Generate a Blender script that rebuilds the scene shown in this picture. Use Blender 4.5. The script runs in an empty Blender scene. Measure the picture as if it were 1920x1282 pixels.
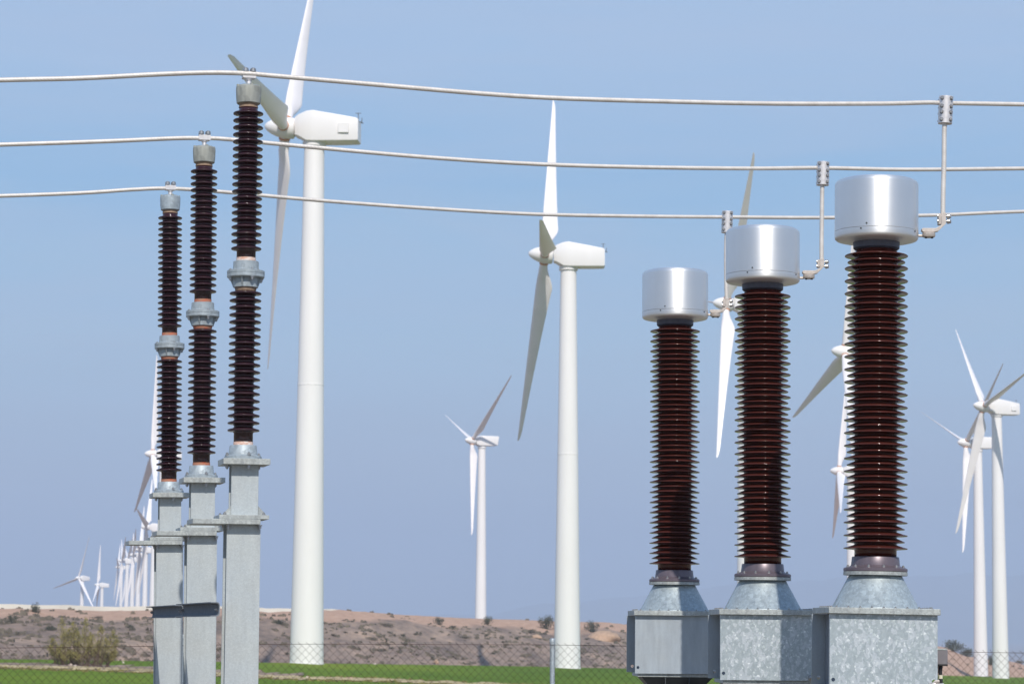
import bpy, bmesh, math, random
from mathutils import Vector, Matrix, noise
from mathutils.geometry import tessellate_polygon
R = math.radians
PI = math.pi
S = bpy.context.scene
COL = S.collection
random.seed(7)

# ------------------------------------------------------------------ camera model
FPX, CX, CY = 4700.0, 960.0, 641.0
PITCH, ROLL, EYE = math.atan(529 / 4700.0), 0.006, 1.75
_c, _s = math.cos(ROLL), math.sin(ROLL)
FW = Vector((0, math.cos(PITCH), math.sin(PITCH)))
U0 = Vector((0, -math.sin(PITCH), math.cos(PITCH)))
X0 = Vector((1, 0, 0))
RT = X0 * _c + U0 * _s
UP = U0 * _c - X0 * _s
EP = Vector((0, 0, EYE))

def at(u, v, Y):
    """world point seen at photo position (u, v) standing Y metres ahead"""
    d = FW + RT * ((u - CX) / FPX) + UP * ((CY - v) / FPX)
    return EP + d * (Y / d.y)

cam = bpy.data.cameras.new('camera')
co = bpy.data.objects.new('camera', cam); COL.objects.link(co)
M = Matrix((RT, UP, -FW)).transposed().to_4x4(); M.translation = EP
co.matrix_world = M
cam.sensor_width = 36; cam.lens = FPX / 1920 * 36
cam.clip_start = .5; cam.clip_end = 60000
cam.dof.use_dof = True; cam.dof.focus_distance = 16.0; cam.dof.aperture_fstop = 9
S.camera = co

# ------------------------------------------------------------------ helpers
def tag(o, label=None, cat=None, group=None, kind=None):
    if label: o['label'] = label
    if cat: o['category'] = cat
    if group: o['group'] = group
    if kind: o['kind'] = kind
    return o

def empty(name, loc, rot=(0, 0, 0)):
    o = bpy.data.objects.new(name, None); COL.objects.link(o)
    o.empty_display_size = .2
    o.location = loc; o.rotation_euler = rot
    return o

def basis(z, hint=Vector((0, 1, 0))):
    z = Vector(z).normalized()
    h = Vector(hint)
    if abs(z.dot(h)) > .95: h = Vector((1, 0, 0))
    x = h.cross(z).normalized()
    return x, z.cross(x), z

class MB:
    def __init__(s): s.v = []; s.f = []
    def add(s, vs, fs):
        b = len(s.v); s.v += [tuple(p) for p in vs]; s.f += [tuple(b + i for i in f) for f in fs]
    def box(s, c, sz, rz=0, ry=0, rx=0):
        m = Matrix.Translation(c) @ Matrix.Rotation(rz, 4, 'Z') @ Matrix.Rotation(ry, 4, 'Y') @ Matrix.Rotation(rx, 4, 'X')
        hx, hy, hz = sz[0] / 2, sz[1] / 2, sz[2] / 2
        vs = [m @ Vector((x, y, z)) for x in (-hx, hx) for y in (-hy, hy) for z in (-hz, hz)]
        s.add(vs, [(0, 1, 3, 2), (4, 6, 7, 5), (0, 4, 5, 1), (2, 3, 7, 6), (0, 2, 6, 4), (1, 5, 7, 3)])
        return s
    def cyl(s, p0, p1, r0, r1=None, n=16, hint=(0, 1, 0)):
        p0, p1 = Vector(p0), Vector(p1); r1 = r0 if r1 is None else r1
        x, y, z = basis(p1 - p0, hint)
        vs = []
        for p, r in ((p0, r0), (p1, r1)):
            for i in range(n):
                a = 2 * PI * i / n; vs.append(p + x * (r * math.cos(a)) + y * (r * math.sin(a)))
        fs = [(i, (i + 1) % n, n + (i + 1) % n, n + i) for i in range(n)]
        fs += [tuple(range(n - 1, -1, -1)), tuple(range(n, 2 * n))]
        s.add(vs, fs); return s
    def lathe(s, prof, n=48, c=(0, 0, 0), cap=True):
        vs = []; fs = []
        for r, z in prof:
            for i in range(n):
                a = 2 * PI * i / n; vs.append((c[0] + r * math.cos(a), c[1] + r * math.sin(a), c[2] + z))
        k = len(prof)
        for j in range(k - 1):
            for i in range(n):
                i2 = (i + 1) % n
                fs.append((j * n + i, (j + 1) * n + i, (j + 1) * n + i2, j * n + i2))
        if cap:
            fs.append(tuple(range(n))); fs.append(tuple(range(k * n - 1, (k - 1) * n - 1, -1)))
        s.add(vs, fs); return s
    def tube(s, pts, r, n=8, cap=True):
        pts = [Vector(p) for p in pts]; vs = []; fs = []
        x = None
        for j, p in enumerate(pts):
            d = (pts[min(j + 1, len(pts) - 1)] - pts[max(j - 1, 0)])
            x_, y_, z_ = basis(d)
            if x is not None:
                x_ = (x - z_ * x.dot(z_)).normalized(); y_ = z_.cross(x_)
            x = x_
            rr = r[j] if isinstance(r, (list, tuple)) else r
            for i in range(n):
                a = 2 * PI * i / n; vs.append(p + x_ * (rr * math.cos(a)) + y_ * (rr * math.sin(a)))
        for j in range(len(pts) - 1):
            for i in range(n):
                i2 = (i + 1) % n; fs.append((j * n + i, j * n + i2, (j + 1) * n + i2, (j + 1) * n + i))
        if cap:
            fs.append(tuple(range(n - 1, -1, -1))); fs.append(tuple(range((len(pts) - 1) * n, len(pts) * n)))
        s.add(vs, fs); return s
    def prism(s, poly, axis, a0, a1, holes=()):
        """extrude a 2D outline (list of (p, q)) along 'x', 'y' or 'z' between a0 and a1"""
        loops = [list(poly)] + [list(h) for h in holes]
        flat = [p for l in loops for p in l]; n = len(flat)
        def P(p, a):
            return {'x': (a, p[0], p[1]), 'y': (p[0], a, p[1]), 'z': (p[0], p[1], a)}[axis]
        vs = [P(p, a0) for p in flat] + [P(p, a1) for p in flat]
        tri = tessellate_polygon([[Vector((p[0], p[1], 0)) for p in l] for l in loops])
        fs = [tuple(t) for t in tri] + [tuple(n + i for i in reversed(t)) for t in tri]
        b = 0
        for l in loops:
            m = len(l)
            for i in range(m): fs.append((b + i, b + (i + 1) % m, n + b + (i + 1) % m, n + b + i))
            b += m
        s.add(vs, fs); return s
    def build(s, name, mat, parent=None, smooth=35, bevel=0, seg=2):
        me = bpy.data.meshes.new(name); me.from_pydata(s.v, [], s.f); me.update()
        bm = bmesh.new(); bm.from_mesh(me)
        bmesh.ops.recalc_face_normals(bm, faces=bm.faces[:]); bm.to_mesh(me); bm.free()
        if smooth:
            for p in me.polygons: p.use_smooth = True
            me.set_sharp_from_angle(angle=R(smooth))
        me.materials.append(mat)
        o = bpy.data.objects.new(name, me); COL.objects.link(o)
        if parent: o.parent = parent
        if bevel:
            b = o.modifiers.new('bevel', 'BEVEL'); b.width = bevel; b.segments = seg; b.limit_method = 'ANGLE'; b.angle_limit = R(40)
            b.harden_normals = False
        return o

def bolt(mb, p, d, r, h, n=6):
    p = Vector(p); d = Vector(d).normalized()
    mb.cyl(p, p + d * (h * .25), r * 1.45, n=14)
    mb.cyl(p + d * (h * .25), p + d * (h * .75), r, n=n)
    mb.cyl(p + d * (h * .75), p + d * h, r * .55, n=8)

def circ(cx, cy, r, n=20): return [(cx + r * math.cos(2 * PI * i / n), cy + r * math.sin(2 * PI * i / n)) for i in range(n)]
def rrect(x0, y0, x1, y1, r, n=5):
    out = []
    for cx, cy, a0 in ((x1 - r, y1 - r, 0), (x0 + r, y1 - r, 90), (x0 + r, y0 + r, 180), (x1 - r, y0 + r, 270)):
        for i in range(n + 1):
            a = R(a0 + 90 * i / n); out.append((cx + r * math.cos(a), cy + r * math.sin(a)))
    return out

# ------------------------------------------------------------------ materials
class N:
    def __init__(s, name):
        s.m = bpy.data.materials.new(name); s.m.use_nodes = True
        s.t = s.m.node_tree; s.b = s.t.nodes['Principled BSDF']
    def n(s, t, **k):
        o = s.t.nodes.new(t)
        for a, v in k.items():
            if a.startswith('i_'): o.inputs[a[2:].replace('_', ' ')].default_value = v
            else: setattr(o, a, v)
        return o
    def l(s, a, b): s.t.links.new(a, b)
    def co(s, sc=(1, 1, 1), kind='Object'):
        tc = s.n('ShaderNodeTexCoord'); mp = s.n('ShaderNodeMapping'); mp.inputs['Scale'].default_value = sc
        s.l(tc.outputs[kind], mp.inputs[0]); return mp.outputs[0]
    def noise(s, co, scale, det=4, rough=.55, dist=0):
        o = s.n('ShaderNodeTexNoise', i_Scale=scale, i_Detail=det, i_Roughness=rough, i_Distortion=dist)
        s.l(co, o.inputs['Vector']); return o
    def ramp(s, fac, stops, interp='LINEAR'):
        o = s.n('ShaderNodeValToRGB'); o.color_ramp.interpolation = interp
        e = o.color_ramp.elements
        while len(e) < len(stops): e.new(.5)
        for i, (p, c) in enumerate(stops):
            e[i].position = p; e[i].color = (*c, 1) if len(c) == 3 else c
        s.l(fac, o.inputs[0]); return o.outputs[0]
    def mix(s, fac, a, b, mode='MIX'):
        o = s.n('ShaderNodeMix', data_type='RGBA', blend_type=mode)
        for v, k in ((fac, 0), (a, 6), (b, 7)):
            if hasattr(v, 'links'): s.l(v, o.inputs[k])
            elif k == 0: o.inputs[0].default_value = v
            else: o.inputs[k].default_value = (*v, 1)
        return o.outputs[2]
    def math(s, op, a, b=0, clamp=False):
        o = s.n('ShaderNodeMath', operation=op, use_clamp=clamp)
        for v, k in ((a, 0), (b, 1)):
            if hasattr(v, 'links'): s.l(v, o.inputs[k])
            else: o.inputs[k].default_value = v
        return o.outputs[0]
    def bump(s, h, dist, strength=.5):
        o = s.n('ShaderNodeBump', i_Strength=strength, i_Distance=dist)
        s.l(h, o.inputs['Height']); s.l(o.outputs[0], s.b.inputs['Normal'])
    def set(s, **k):
        mp = {'color': 'Base Color', 'rough': 'Roughness', 'metal': 'Metallic', 'coat': 'Coat Weight', 'spec': 'Specular IOR Level'}
        for a, v in k.items():
            i = s.b.inputs[mp.get(a, a)]
            if hasattr(v, 'links'): s.l(v, i)
            else: i.default_value = (*v, 1) if isinstance(v, tuple) else v
        return s

def plain(name, col, rough=.5, metal=0, var=.15, scale=20, spec=.5):
    m = N(name); co = m.co(); n = m.noise(co, scale)
    c = m.ramp(n.outputs[0], [(.25, tuple(x * (1 - var) for x in col)), (.75, tuple(min(1, x * (1 + var)) for x in col))])
    m.set(color=c, rough=rough, metal=metal, spec=spec)
    return m.m

def galv(name, base, scale, contrast, metal=.25, rough=.5, streak=.15):
    """hot-dip galvanised steel: fine crystal spangle with soft streaks"""
    m = N(name); co = m.co()
    nz = m.noise(co, 6, 3)
    wob = m.mix(.06, co, nz.outputs[1])
    v = m.n('ShaderNodeTexVoronoi', i_Scale=scale, i_Randomness=1.0); m.l(wob, v.inputs['Vector'])
    sp = m.n('ShaderNodeSeparateColor'); m.l(v.outputs['Color'], sp.inputs[0])
    dark = tuple(x * (1 - contrast) for x in base); lite = tuple(min(.9, x * (1 + contrast)) for x in base)
    c1 = m.ramp(sp.outputs[0], [(0, dark), (.6, base), (1, lite)])
    co2 = m.co((5, 5, .8)); st = m.noise(co2, 4, 5, .6)
    c2 = m.ramp(st.outputs[0], [(.3, (1 - streak, 1 - streak, 1 - streak * .9)), (.7, (1 + streak * .5,) * 3)])
    c = m.mix(1, c1, c2, 'MULTIPLY')
    big = m.noise(co, 2.2, 4); c3 = m.ramp(big.outputs[0], [(.42, (1, 1, 1)), (.7, (1.0, .955, .9))])
    c = m.mix(1, c, c3, 'MULTIPLY')
    m.set(color=c, metal=metal, rough=m.math('ADD', m.math('MULTIPLY', sp.outputs[1], .18), rough - .09))
    m.bump(m.noise(co, 160, 3).outputs[0], .0006, .35)
    return m.m

def spangle(name):
    """coarse flowery zinc spangle of the sheet panels"""
    m = N(name); co = m.co((1, 1, 1)); nz = m.noise(co, 14, 3, .6)
    wob = m.mix(.04, co, nz.outputs[1])
    st = m.n('ShaderNodeMapping'); st.inputs['Rotation'].default_value = (0, R(35), 0); st.inputs['Scale'].default_value = (1, 1, .55)
    m.l(wob, st.inputs[0])
    v = m.n('ShaderNodeTexVoronoi', i_Scale=58); m.l(st.outputs[0], v.inputs['Vector'])
    v2 = m.n('ShaderNodeTexVoronoi', i_Scale=88); m.l(wob, v2.inputs['Vector'])
    a = m.n('ShaderNodeSeparateColor'); m.l(v.outputs['Color'], a.inputs[0])
    b = m.n('ShaderNodeSeparateColor'); m.l(v2.outputs['Color'], b.inputs[0])
    lf = m.noise(co, 4, 4)
    f1 = m.math('ADD', m.math('MULTIPLY', a.outputs[0], .62), m.math('MULTIPLY', lf.outputs[0], .62))
    c = m.ramp(f1, [(.28, (.375, .43, .45)), (.70, (.42, .475, .495)), (.75, (.50, .55, .58)), (.98, (.53, .575, .60))])
    c2 = m.ramp(b.outputs[1], [(.0, (.90, .90, .91)), (.8, (1, 1, 1)), (.9, (1.12, 1.11, 1.10)), (.985, (1.4, 1.36, 1.3))])
    c = m.mix(1, c, c2, 'MULTIPLY')
    m.set(color=c, metal=.25, rough=m.math('ADD', m.math('MULTIPLY', b.outputs[0], .22), .34))
    m.bump(m.noise(co, 120, 2).outputs[0], .0005, .25)
    return m.m

G_COL = galv('galvanised_column', (.47, .515, .53), 170, .07, rough=.6, streak=.1)
G_PLATE = galv('galvanised_plate', (.42, .45, .44), 110, .16, streak=.25, rough=.55)
G_CONE = galv('galvanised_cone', (.36, .42, .445), 75, .16, rough=.45)
G_PANEL = galv('galvanised_panel', (.40, .45, .49), 240, .05, rough=.5)
G_CAST = galv('galvanised_casting', (.36, .42, .46), 60, .16, rough=.55)
G_CAP = galv('weathered_cap_casting', (.36, .37, .33), 30, .16, streak=.35, rough=.55)
SPANGLE = spangle('spangled_sheet')
SHADE = plain('shaded_zinc_steel', (.20, .22, .245), .9, 0, .15, 30, .1)  # zinc steel with shade put into its colour, for channel beams and housings
STEEL = plain('bolt_steel', (.42, .41, .40), .35, .8, .3, 60)
DARK = plain('dark_steel', (.05, .055, .06), .5, .3)
RUBBER = plain('black_cable_rubber', (.02, .02, .022), .5)

def porcelain(name, col, col2, rough):
    m = N(name); co = m.co(); n = m.noise(co, 9, 5)
    g = m.noise(m.co((30, 30, 4)), 3, 4)
    c = m.ramp(n.outputs[0], [(.3, col), (.75, col2)])
    m.set(color=c, rough=m.ramp(g.outputs[0], [(.3, (rough,) * 3), (.8, (rough * 1.6,) * 3)]), spec=.55)
    return m.m
PORC_L = porcelain('dark_purple_porcelain', (.028, .010, .0135), (.036, .0125, .017), .065)
PORC_R = porcelain('red_brown_porcelain', (.064, .0150, .0105), (.078, .0180, .0120), .07)
COLLAR = plain('purple_grey_collar', (.155, .125, .145), .38, .35, .12, 30)
NECK = plain('slate_grey_neck', (.085, .088, .115), .5, .2, .12, 30)
RUSTNECK = plain('rusty_cement', (.28, .19, .13), .8, 0, .35, 60)
def cement(name, a, b):
    m = N(name); n = m.noise(m.co((9, 9, 30)), 2.5, 5, .7)
    m.set(color=m.ramp(n.outputs[0], [(.38, a), (.58, b)]), rough=.75); return m.m
CEM_W = cement('white_cement_joint', (.80, .76, .72), (.62, .34, .24))
CEM_O = cement('orange_primer_joint', (.50, .10, .045), (.36, .20, .13))
def brushed():
    m = N('brushed_aluminium_tank'); n = m.noise(m.co((1.2, 1.2, 90)), 5, 4)
    f = m.noise(m.co(), 3, 4)
    c = m.ramp(f.outputs[0], [(.3, (.82, .82, .82)), (.7, (.87, .865, .86))])
    m.set(color=c, metal=.9, rough=m.ramp(n.outputs[0], [(.3, (.41,) * 3), (.7, (.47,) * 3)]))
    m.b.inputs['Anisotropic'].default_value = .6; m.b.inputs['Anisotropic Rotation'].default_value = .25
    tg = m.n('ShaderNodeTangent', direction_type='RADIAL', axis='Z'); m.l(tg.outputs[0], m.b.inputs['Tangent'])
    return m.m
TANK = brushed()
def cable_mat():
    m = N('stranded_aluminium'); w = m.n('ShaderNodeTexWave', i_Scale=26.0, i_Distortion=.3, wave_type='BANDS', bands_direction='DIAGONAL')
    m.l(m.co((1, .3, 1.6)), w.inputs['Vector'])
    n = m.noise(m.co(), 18, 5)
    c = m.ramp(n.outputs[0], [(.3, (.58, .54, .50)), (.7, (.70, .665, .625))])
    m.set(color=c, metal=.2, rough=.5); m.bump(w.outputs[0], .002, .22); return m.m
CABLE = cable_mat()
ALU = plain('cast_aluminium', (.68, .65, .64), .42, .55, .14, 40)
ALU2 = plain('lug_aluminium', (.54, .48, .43), .45, .45, .18, 50)
def white_paint():
    m = N('white_turbine_paint'); n = m.noise(m.co((.6, .6, .12)), 1.0, 5, .6)
    c = m.ramp(n.outputs[0], [(.3, (.815, .785, .765)), (.72, (.865, .835, .82))])
    m.set(color=c, rough=.38, spec=.5); return m.m
WHITE = white_paint()
BLADE = plain('blade_gelcoat', (.85, .805, .795), .38, 0, .05, .6)
ORANGE = plain('orange_root_ring', (.55, .24, .11), .6, 0, .15, 3)
VANE = plain('grey_wind_vane', (.12, .12, .14), .6)
BOXGREY = plain('grey_junction_box', (.20, .185, .195), .5, .1, .1, 30)
WIRE = plain('rusty_fence_wire', (.062, .030, .024), .7, .2, .25, 8)
POSTG = galv('galvanised_fence_post', (.40, .46, .50), 120, .2)
STICK = plain('pale_label', (.7, .66, .5), .6, 0, .05)

# ground materials -------------------------------------------------------
def crop_mat():
    m = N('green_crop'); co = m.co()
    a = m.noise(m.co((.05, .018, 1)), 1, 4, .5); b = m.noise(m.co((.9, .35, 1)), 1, 5, .6); c_ = m.noise(m.co((6, 3, 1)), 1, 3)
    c = m.ramp(a.outputs[0], [(.32, (.098, .165, .026)), (.55, (.132, .205, .031)), (.72, (.185, .245, .038))])
    d = m.ramp(b.outputs[0], [(.25, (.78, .84, .75)), (.75, (1.18, 1.10, 1.05))])
    e = m.ramp(c_.outputs[0], [(.3, (.85, .87, .8)), (.7, (1.12, 1.08, 1.05))])
    m.set(color=m.mix(1, m.mix(1, c, d, 'MULTIPLY'), e, 'MULTIPLY'), rough=.95, spec=.03)
    m.bump(c_.outputs[0], .12, .6); return m.m
def hill_mat():
    m = N('dry_hillside'); at_ = m.n('ShaderNodeAttribute', attribute_name='soil')
    co = m.co((.16, .05, .35)); a = m.noise(co, 1.3, 7, .62, .4); b = m.noise(m.co((1.1, .5, 1.1)), 1, 6, .65)
    g = m.noise(m.co((.05, .02, .1)), 1, 4)
    c = m.ramp(a.outputs[0], [(.32, (.150, .120, .104)), (.44, (.235, .178, .146)), (.56, (.310, .233, .185)), (.72, (.47, .335, .25))])
    s2 = m.ramp(b.outputs[0], [(.25, (.66, .66, .70)), (.5, (1, 1, 1)), (.8, (1.28, 1.2, 1.14))])
    c = m.mix(1, c, s2, 'MULTIPLY')
    o = m.ramp(b.outputs[0], [(.25, (.40, .255, .185)), (.6, (.50, .33, .24)), (.85, (.58, .42, .31))])
    edge = m.math('ADD', at_.outputs['Fac'], m.math('MULTIPLY', m.math('SUBTRACT', g.outputs[0], .5), .25))
    k = m.ramp(edge, [(.56, (0, 0, 0)), (.64, (1, 1, 1))])
    c = m.mix(k, c, o)
    m.set(color=c, rough=.95, spec=.1); m.bump(b.outputs[0], .5, .7); return m.m
CROP = crop_mat(); HILL = hill_mat()
PAD = plain('pale_gravel', (.25, .215, .165), .95, 0, .3, 12, .1)
SAND = plain('sandy_path', (.44, .35, .20), .95, 0, .4, .5, .1)
ROADM = plain('pale_road_bank', (.62, .57, .48), .9, 0, .12, .2, .1)
ROCK = plain('pale_rock', (.70, .58, .50), .9, 0, .2, 3, .1)
MUD = plain('orange_soil_mound', (.44, .30, .21), .95, 0, .2, 2, .1)
MOUNT = plain('mountain', (.16, .14, .12), .95, 0, .3, .002, .1)
def leaf(name, a, b):
    m = N(name); g = m.n('ShaderNodeNewGeometry')
    n = m.noise(m.co(), 2.5, 3)
    f = m.math('ADD', m.math('MULTIPLY', g.outputs['Random Per Island'], .7), m.math('MULTIPLY', n.outputs[0], .3))
    m.set(color=m.ramp(f, [(.1, a), (.9, b)]), rough=.8, spec=.2); return m.m
LEAF_D = leaf('dark_scrub_leaves', (.06, .065, .05), (.14, .135, .095))
LEAF_G = leaf('grey_scrub_leaves', (.12, .105, .085), (.22, .185, .14))
LEAF_O = leaf('olive_broom_leaves', (.17, .15, .055), (.36, .31, .115))
TWIG = plain('dry_twigs', (.16, .11, .085), .9, 0, .2, 5)

# ------------------------------------------------------------------ terrain
PA = at(580, 1243.5, 204.6); PB = at(1066, 1252, 258.9); PG = at(1879, 1271, 415.1)
A3 = Matrix(((1, PA.x, PA.y), (1, PB.x, PB.y), (1, PG.x, PG.y)))
ca, cb, cc = A3.inverted() @ Vector((PA.z, PB.z, PG.z))
def plane(x, y): return ca + cb * max(-60, min(150, x)) + cc * y
def hit(u, v):
    d = FW + RT * ((u - CX) / FPX) + UP * ((CY - v) / FPX)
    # EYE + t dz = ca + cb t dx + cc t dy
    t = (ca - EYE) / (d.z - cb * d.x - cc * d.y)
    return EP + d * t
def interp(tab, x):
    if x <= tab[0][0]: return tab[0][1]
    for (a, b), (c, d) in zip(tab, tab[1:]):
        if x <= c: return b + (d - b) * (x - a) / (c - a)
    return tab[-1][1]
def yclamp(p, hi): return min(hi, p.y) if p.y > 0 else hi
EDGE = [(u, yclamp(hit(u, v), 620)) for u, v in ((-600, 1229), (0, 1235), (300, 1239), (580, 1242.5), (800, 1245.5), (1066, 1250), (1300, 1256), (1600, 1262), (1860, 1267.5), (2400, 1280))]
print('EDGE', EDGE, 'plane', ca, cb, cc)
CREST_V = [(-900, 1136), (0, 1141), (600, 1143), (690, 1146), (770, 1153), (905, 1159), (1000, 1162), (1100, 1166), (1180, 1170), (1500, 1188), (1700, 1203), (1778, 1214), (1800, 1229), (1830, 1232), (1898, 1240), (1925, 1249), (2400, 1262)]
CREST_D = [(-900, 240), (0, 290), (600, 330), (905, 400), (1180, 470), (1500, 540), (1900, 600), (2400, 700)]
GAP = 62.0
def terr(x, y):
    """height and soil zone"""
    if y < 20: return 0.0, 0.0
    u = CX + FPX * max(-.42, min(.42, x / y))
    if abs(u - CX) < 1e-9: pass
    E_ = interp(EDGE, u); D = max(interp(CREST_D, u), E_ + GAP + 70)
    zp = plane(x, y)
    if y < 75:
        k = max(0, min(1, (y - 34) / 41)); k = k * k * (3 - 2 * k)
        low = min(0, zp) if zp < 0 else 0
        return low * k + (zp if zp < 0 else 0) * 0 + (0 if zp < 0 else zp * k), 0.0
    if y <= E_: return zp, 0.0
    xe = x * E_ / y; ze = plane(xe, E_)
    zc = at(u, interp(CREST_V, u), D).z
    if y <= E_ + GAP:      # unseen dip added past the field edge so turbine shadows fall out of sight
        return EYE + (ze - EYE) * (y / E_) - min(1.0, (y - E_) * .05) * .35, 0.0 if y < E_ + 20 else .01
    ze = EYE + (ze - EYE) * ((E_ + GAP) / E_) - .35; E_ += GAP
    if y <= D:
        t = (y - E_) / (D - E_)
        f = 1 - (1 - t) ** 1.7
        n1 = noise.fractal(Vector((x * .06, y * .035, 3)), 1, 2, 5) ; n2 = noise.fractal(Vector((x * .35, y * .2, 7)), 1, 2, 4)
        w = min(1, t * 6) * min(1, (1 - t) * 5)
        amp = (zc - ze)
        return ze + amp * f + w * (n1 * .16 * amp + n2 * .06 * amp), max(.02 + t * .98, .85 * max(0, min(1, (u - 1560) / 140)))
    k = min(1, (y - D) / 700.0)
    return zc - (zc + 60) * (k * k * (3 - 2 * k)) - min(3, (y - D) * .02), max(.3, 1 - (y - D) / 20)

def spaced(lo, hi, fine0, fine1, step, g=1.22):
    a = [fine0]
    while a[-1] < fine1: a.append(a[-1] + step)
    s = step
    while a[-1] < hi: s *= g; a.append(a[-1] + s)
    a[-1] = hi
    b = [fine0]; s = step
    while b[-1] > lo: s *= g; b.append(b[-1] - s)
    b[-1] = lo
    return list(reversed(b[1:])) + a
xs = spaced(-15000, 15000, -95, 150, 2.2); ys = spaced(-15000, 15000, 18, 640, 2.6)
NX, NY = len(xs), len(ys)
V = []; SO = []
for y in ys:
    for x in xs:
        z, s_ = terr(x, y); V.append((x, y, z)); SO.append(s_)
def sheet(name, mat, sel, kind='structure', dz=0.0):
    idx = {}; vv = []; so = []; ff = []
    def g(i):
        if i not in idx:
            idx[i] = len(vv); p = V[i]; vv.append((p[0], p[1], p[2] + dz)); so.append(SO[i])
        return idx[i]
    for j in range(NY - 1):
        for i in range(NX - 1):
            q = (j * NX + i, j * NX + i + 1, (j + 1) * NX + i + 1, (j + 1) * NX + i)
            if sel(q): ff.append(tuple(g(k) for k in q))
    me = bpy.data.meshes.new(name); me.from_pydata(vv, [], ff); me.update()
    at_ = me.attributes.new('soil', 'FLOAT', 'POINT'); at_.data.foreach_set('value', so)
    for p in me.polygons: p.use_smooth = True
    me.materials.append(mat); o = bpy.data.objects.new(name, me); COL.objects.link(o)
    tag(o, kind=kind); return o
ishill = lambda q: max(SO[k] for k in q) > 0
def isfield(q):
    x = sum(V[k][0] for k in q) / 4; y = sum(V[k][1] for k in q) / 4
    return not ishill(q) and y > 74 and abs(x) < y * .215 + 4
tag(sheet('field', CROP, isfield), 'flat bright green crop field in front of the brown hill')
tag(sheet('hillside', HILL, ishill), 'low dry brown hillside with scrub behind the green field')
tag(sheet('ground', PAD, lambda q: not ishill(q) and not isfield(q)), 'pale gravel ground under the electrical equipment')

def gz(x, y): return terr(x, y)[0]
# irregular sandy path across the field (draped sheet) and the dry verge beside it
def strip(name, mat, pts, halfw, dz, label):
    vs = []; fs = []
    P = []
    for (u0, v0), (u1, v1) in zip(pts, pts[1:]):
        a, b = hit(u0, v0), hit(u1, v1)
        for k in range(24): P.append(a.lerp(b, k / 24))
    P.append(hit(*pts[-1]))
    for i, p in enumerate(P):
        w = halfw * max(.12, .85 + 1.3 * noise.noise(Vector((i * .45, 2, 0))) + .5 * noise.noise(Vector((i * 1.7, 5, 0))))
        off = halfw * (1.1 * noise.noise(Vector((i * .21, 9, 4))) + .4 * noise.noise(Vector((i * .9, 1, 4))))
        for k in range(5):
            yy = p.y + off + (k / 2 - 1) * w; xx = p.x
            vs.append((xx, yy, gz(xx, yy) + dz + (.05 if k in (1, 2, 3) else 0)))
    for i in range(len(P) - 1):
        for k in range(4):
            a = i * 5 + k; fs.append((a, a + 1, a + 6, a + 5))
    mb = MB(); mb.add(vs, fs); o = mb.build(name, mat); tag(o, label, kind='structure'); return o
PATH = [(-400, 1243), (0, 1249), (150, 1253), (300, 1258), (420, 1264), (560, 1271), (700, 1274), (860, 1281), (1100, 1290)]
strip('path', SAND, PATH, 4.0, .04, 'narrow sandy track across the green field')

strip('verge', HILL, [(u, v - 3.5) for u, v in PATH[:6]], 7.0, .02, 'dry brown verge beside the sandy track')
# pale road along the left part of the crest
def crest_pt(u, dv=0, back=0):
    D = max(interp(CREST_D, u), interp(EDGE, u) + 62 + 70) + back
    return at(u, interp(CREST_V, u) + dv, D)
mb = MB(); vs = []; fs = []
us = list(range(-900, 700, 25))
for u in us:
    p = crest_pt(u, 0, -4); h = .38 * min(1, max(0, (690 - u) / 260)) + .02
    p.z = gz(p.x, p.y)
    q = crest_pt(u, 0, 14)
    top = p.z + h + .12
    vs += [(p.x, p.y - .9, p.z - .3), (p.x, p.y, top), (q.x, q.y, top + .03), (q.x, q.y + 3, top - 1.6)]
for i in range(len(us) - 1):
    for k in range(3):
        a = i * 4 + k; fs.append((a, a + 1, a + 5, a + 4))
mb.add(vs, fs); tag(mb.build('road', ROADM, smooth=20), 'pale raised gravel road along the top of the hill', kind='structure')

# far mountains
mb = MB(); vs = []; fs = []; nn = 160
for i in range(nn + 1):
    x = -6000 + 14500 * i / nn
    k = max(0, min(1, (x + 500) / 3200)); k = k * k * (3 - 2 * k)
    h = (60 + k * 260) * (1 + .30 * noise.fractal(Vector((x * .0006, 0, 0)), 1, 2, 5)) + 25 * noise.fractal(Vector((x * .004, 5, 0)), 1, 2, 4)
    for j in range(9):
        t = j / 8; y = 10500 + 2600 * t
        r = noise.fractal(Vector((x * .0016, y * .0016, 2)), 1, 2, 5) * 45 * t * (1 - t) * 4
        vs.append((x, y, -66 + (h + 60) * math.sin(t * PI / 2) ** 1.3 + r))
for i in range(nn):
    for j in range(8):
        a = i * 9 + j; fs.append((a, a + 9, a + 10, a + 1))
mb.add(vs, fs); tag(mb.build('mountains', MOUNT, smooth=60), 'faint far mountains fading in the blue haze', kind='structure')

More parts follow.
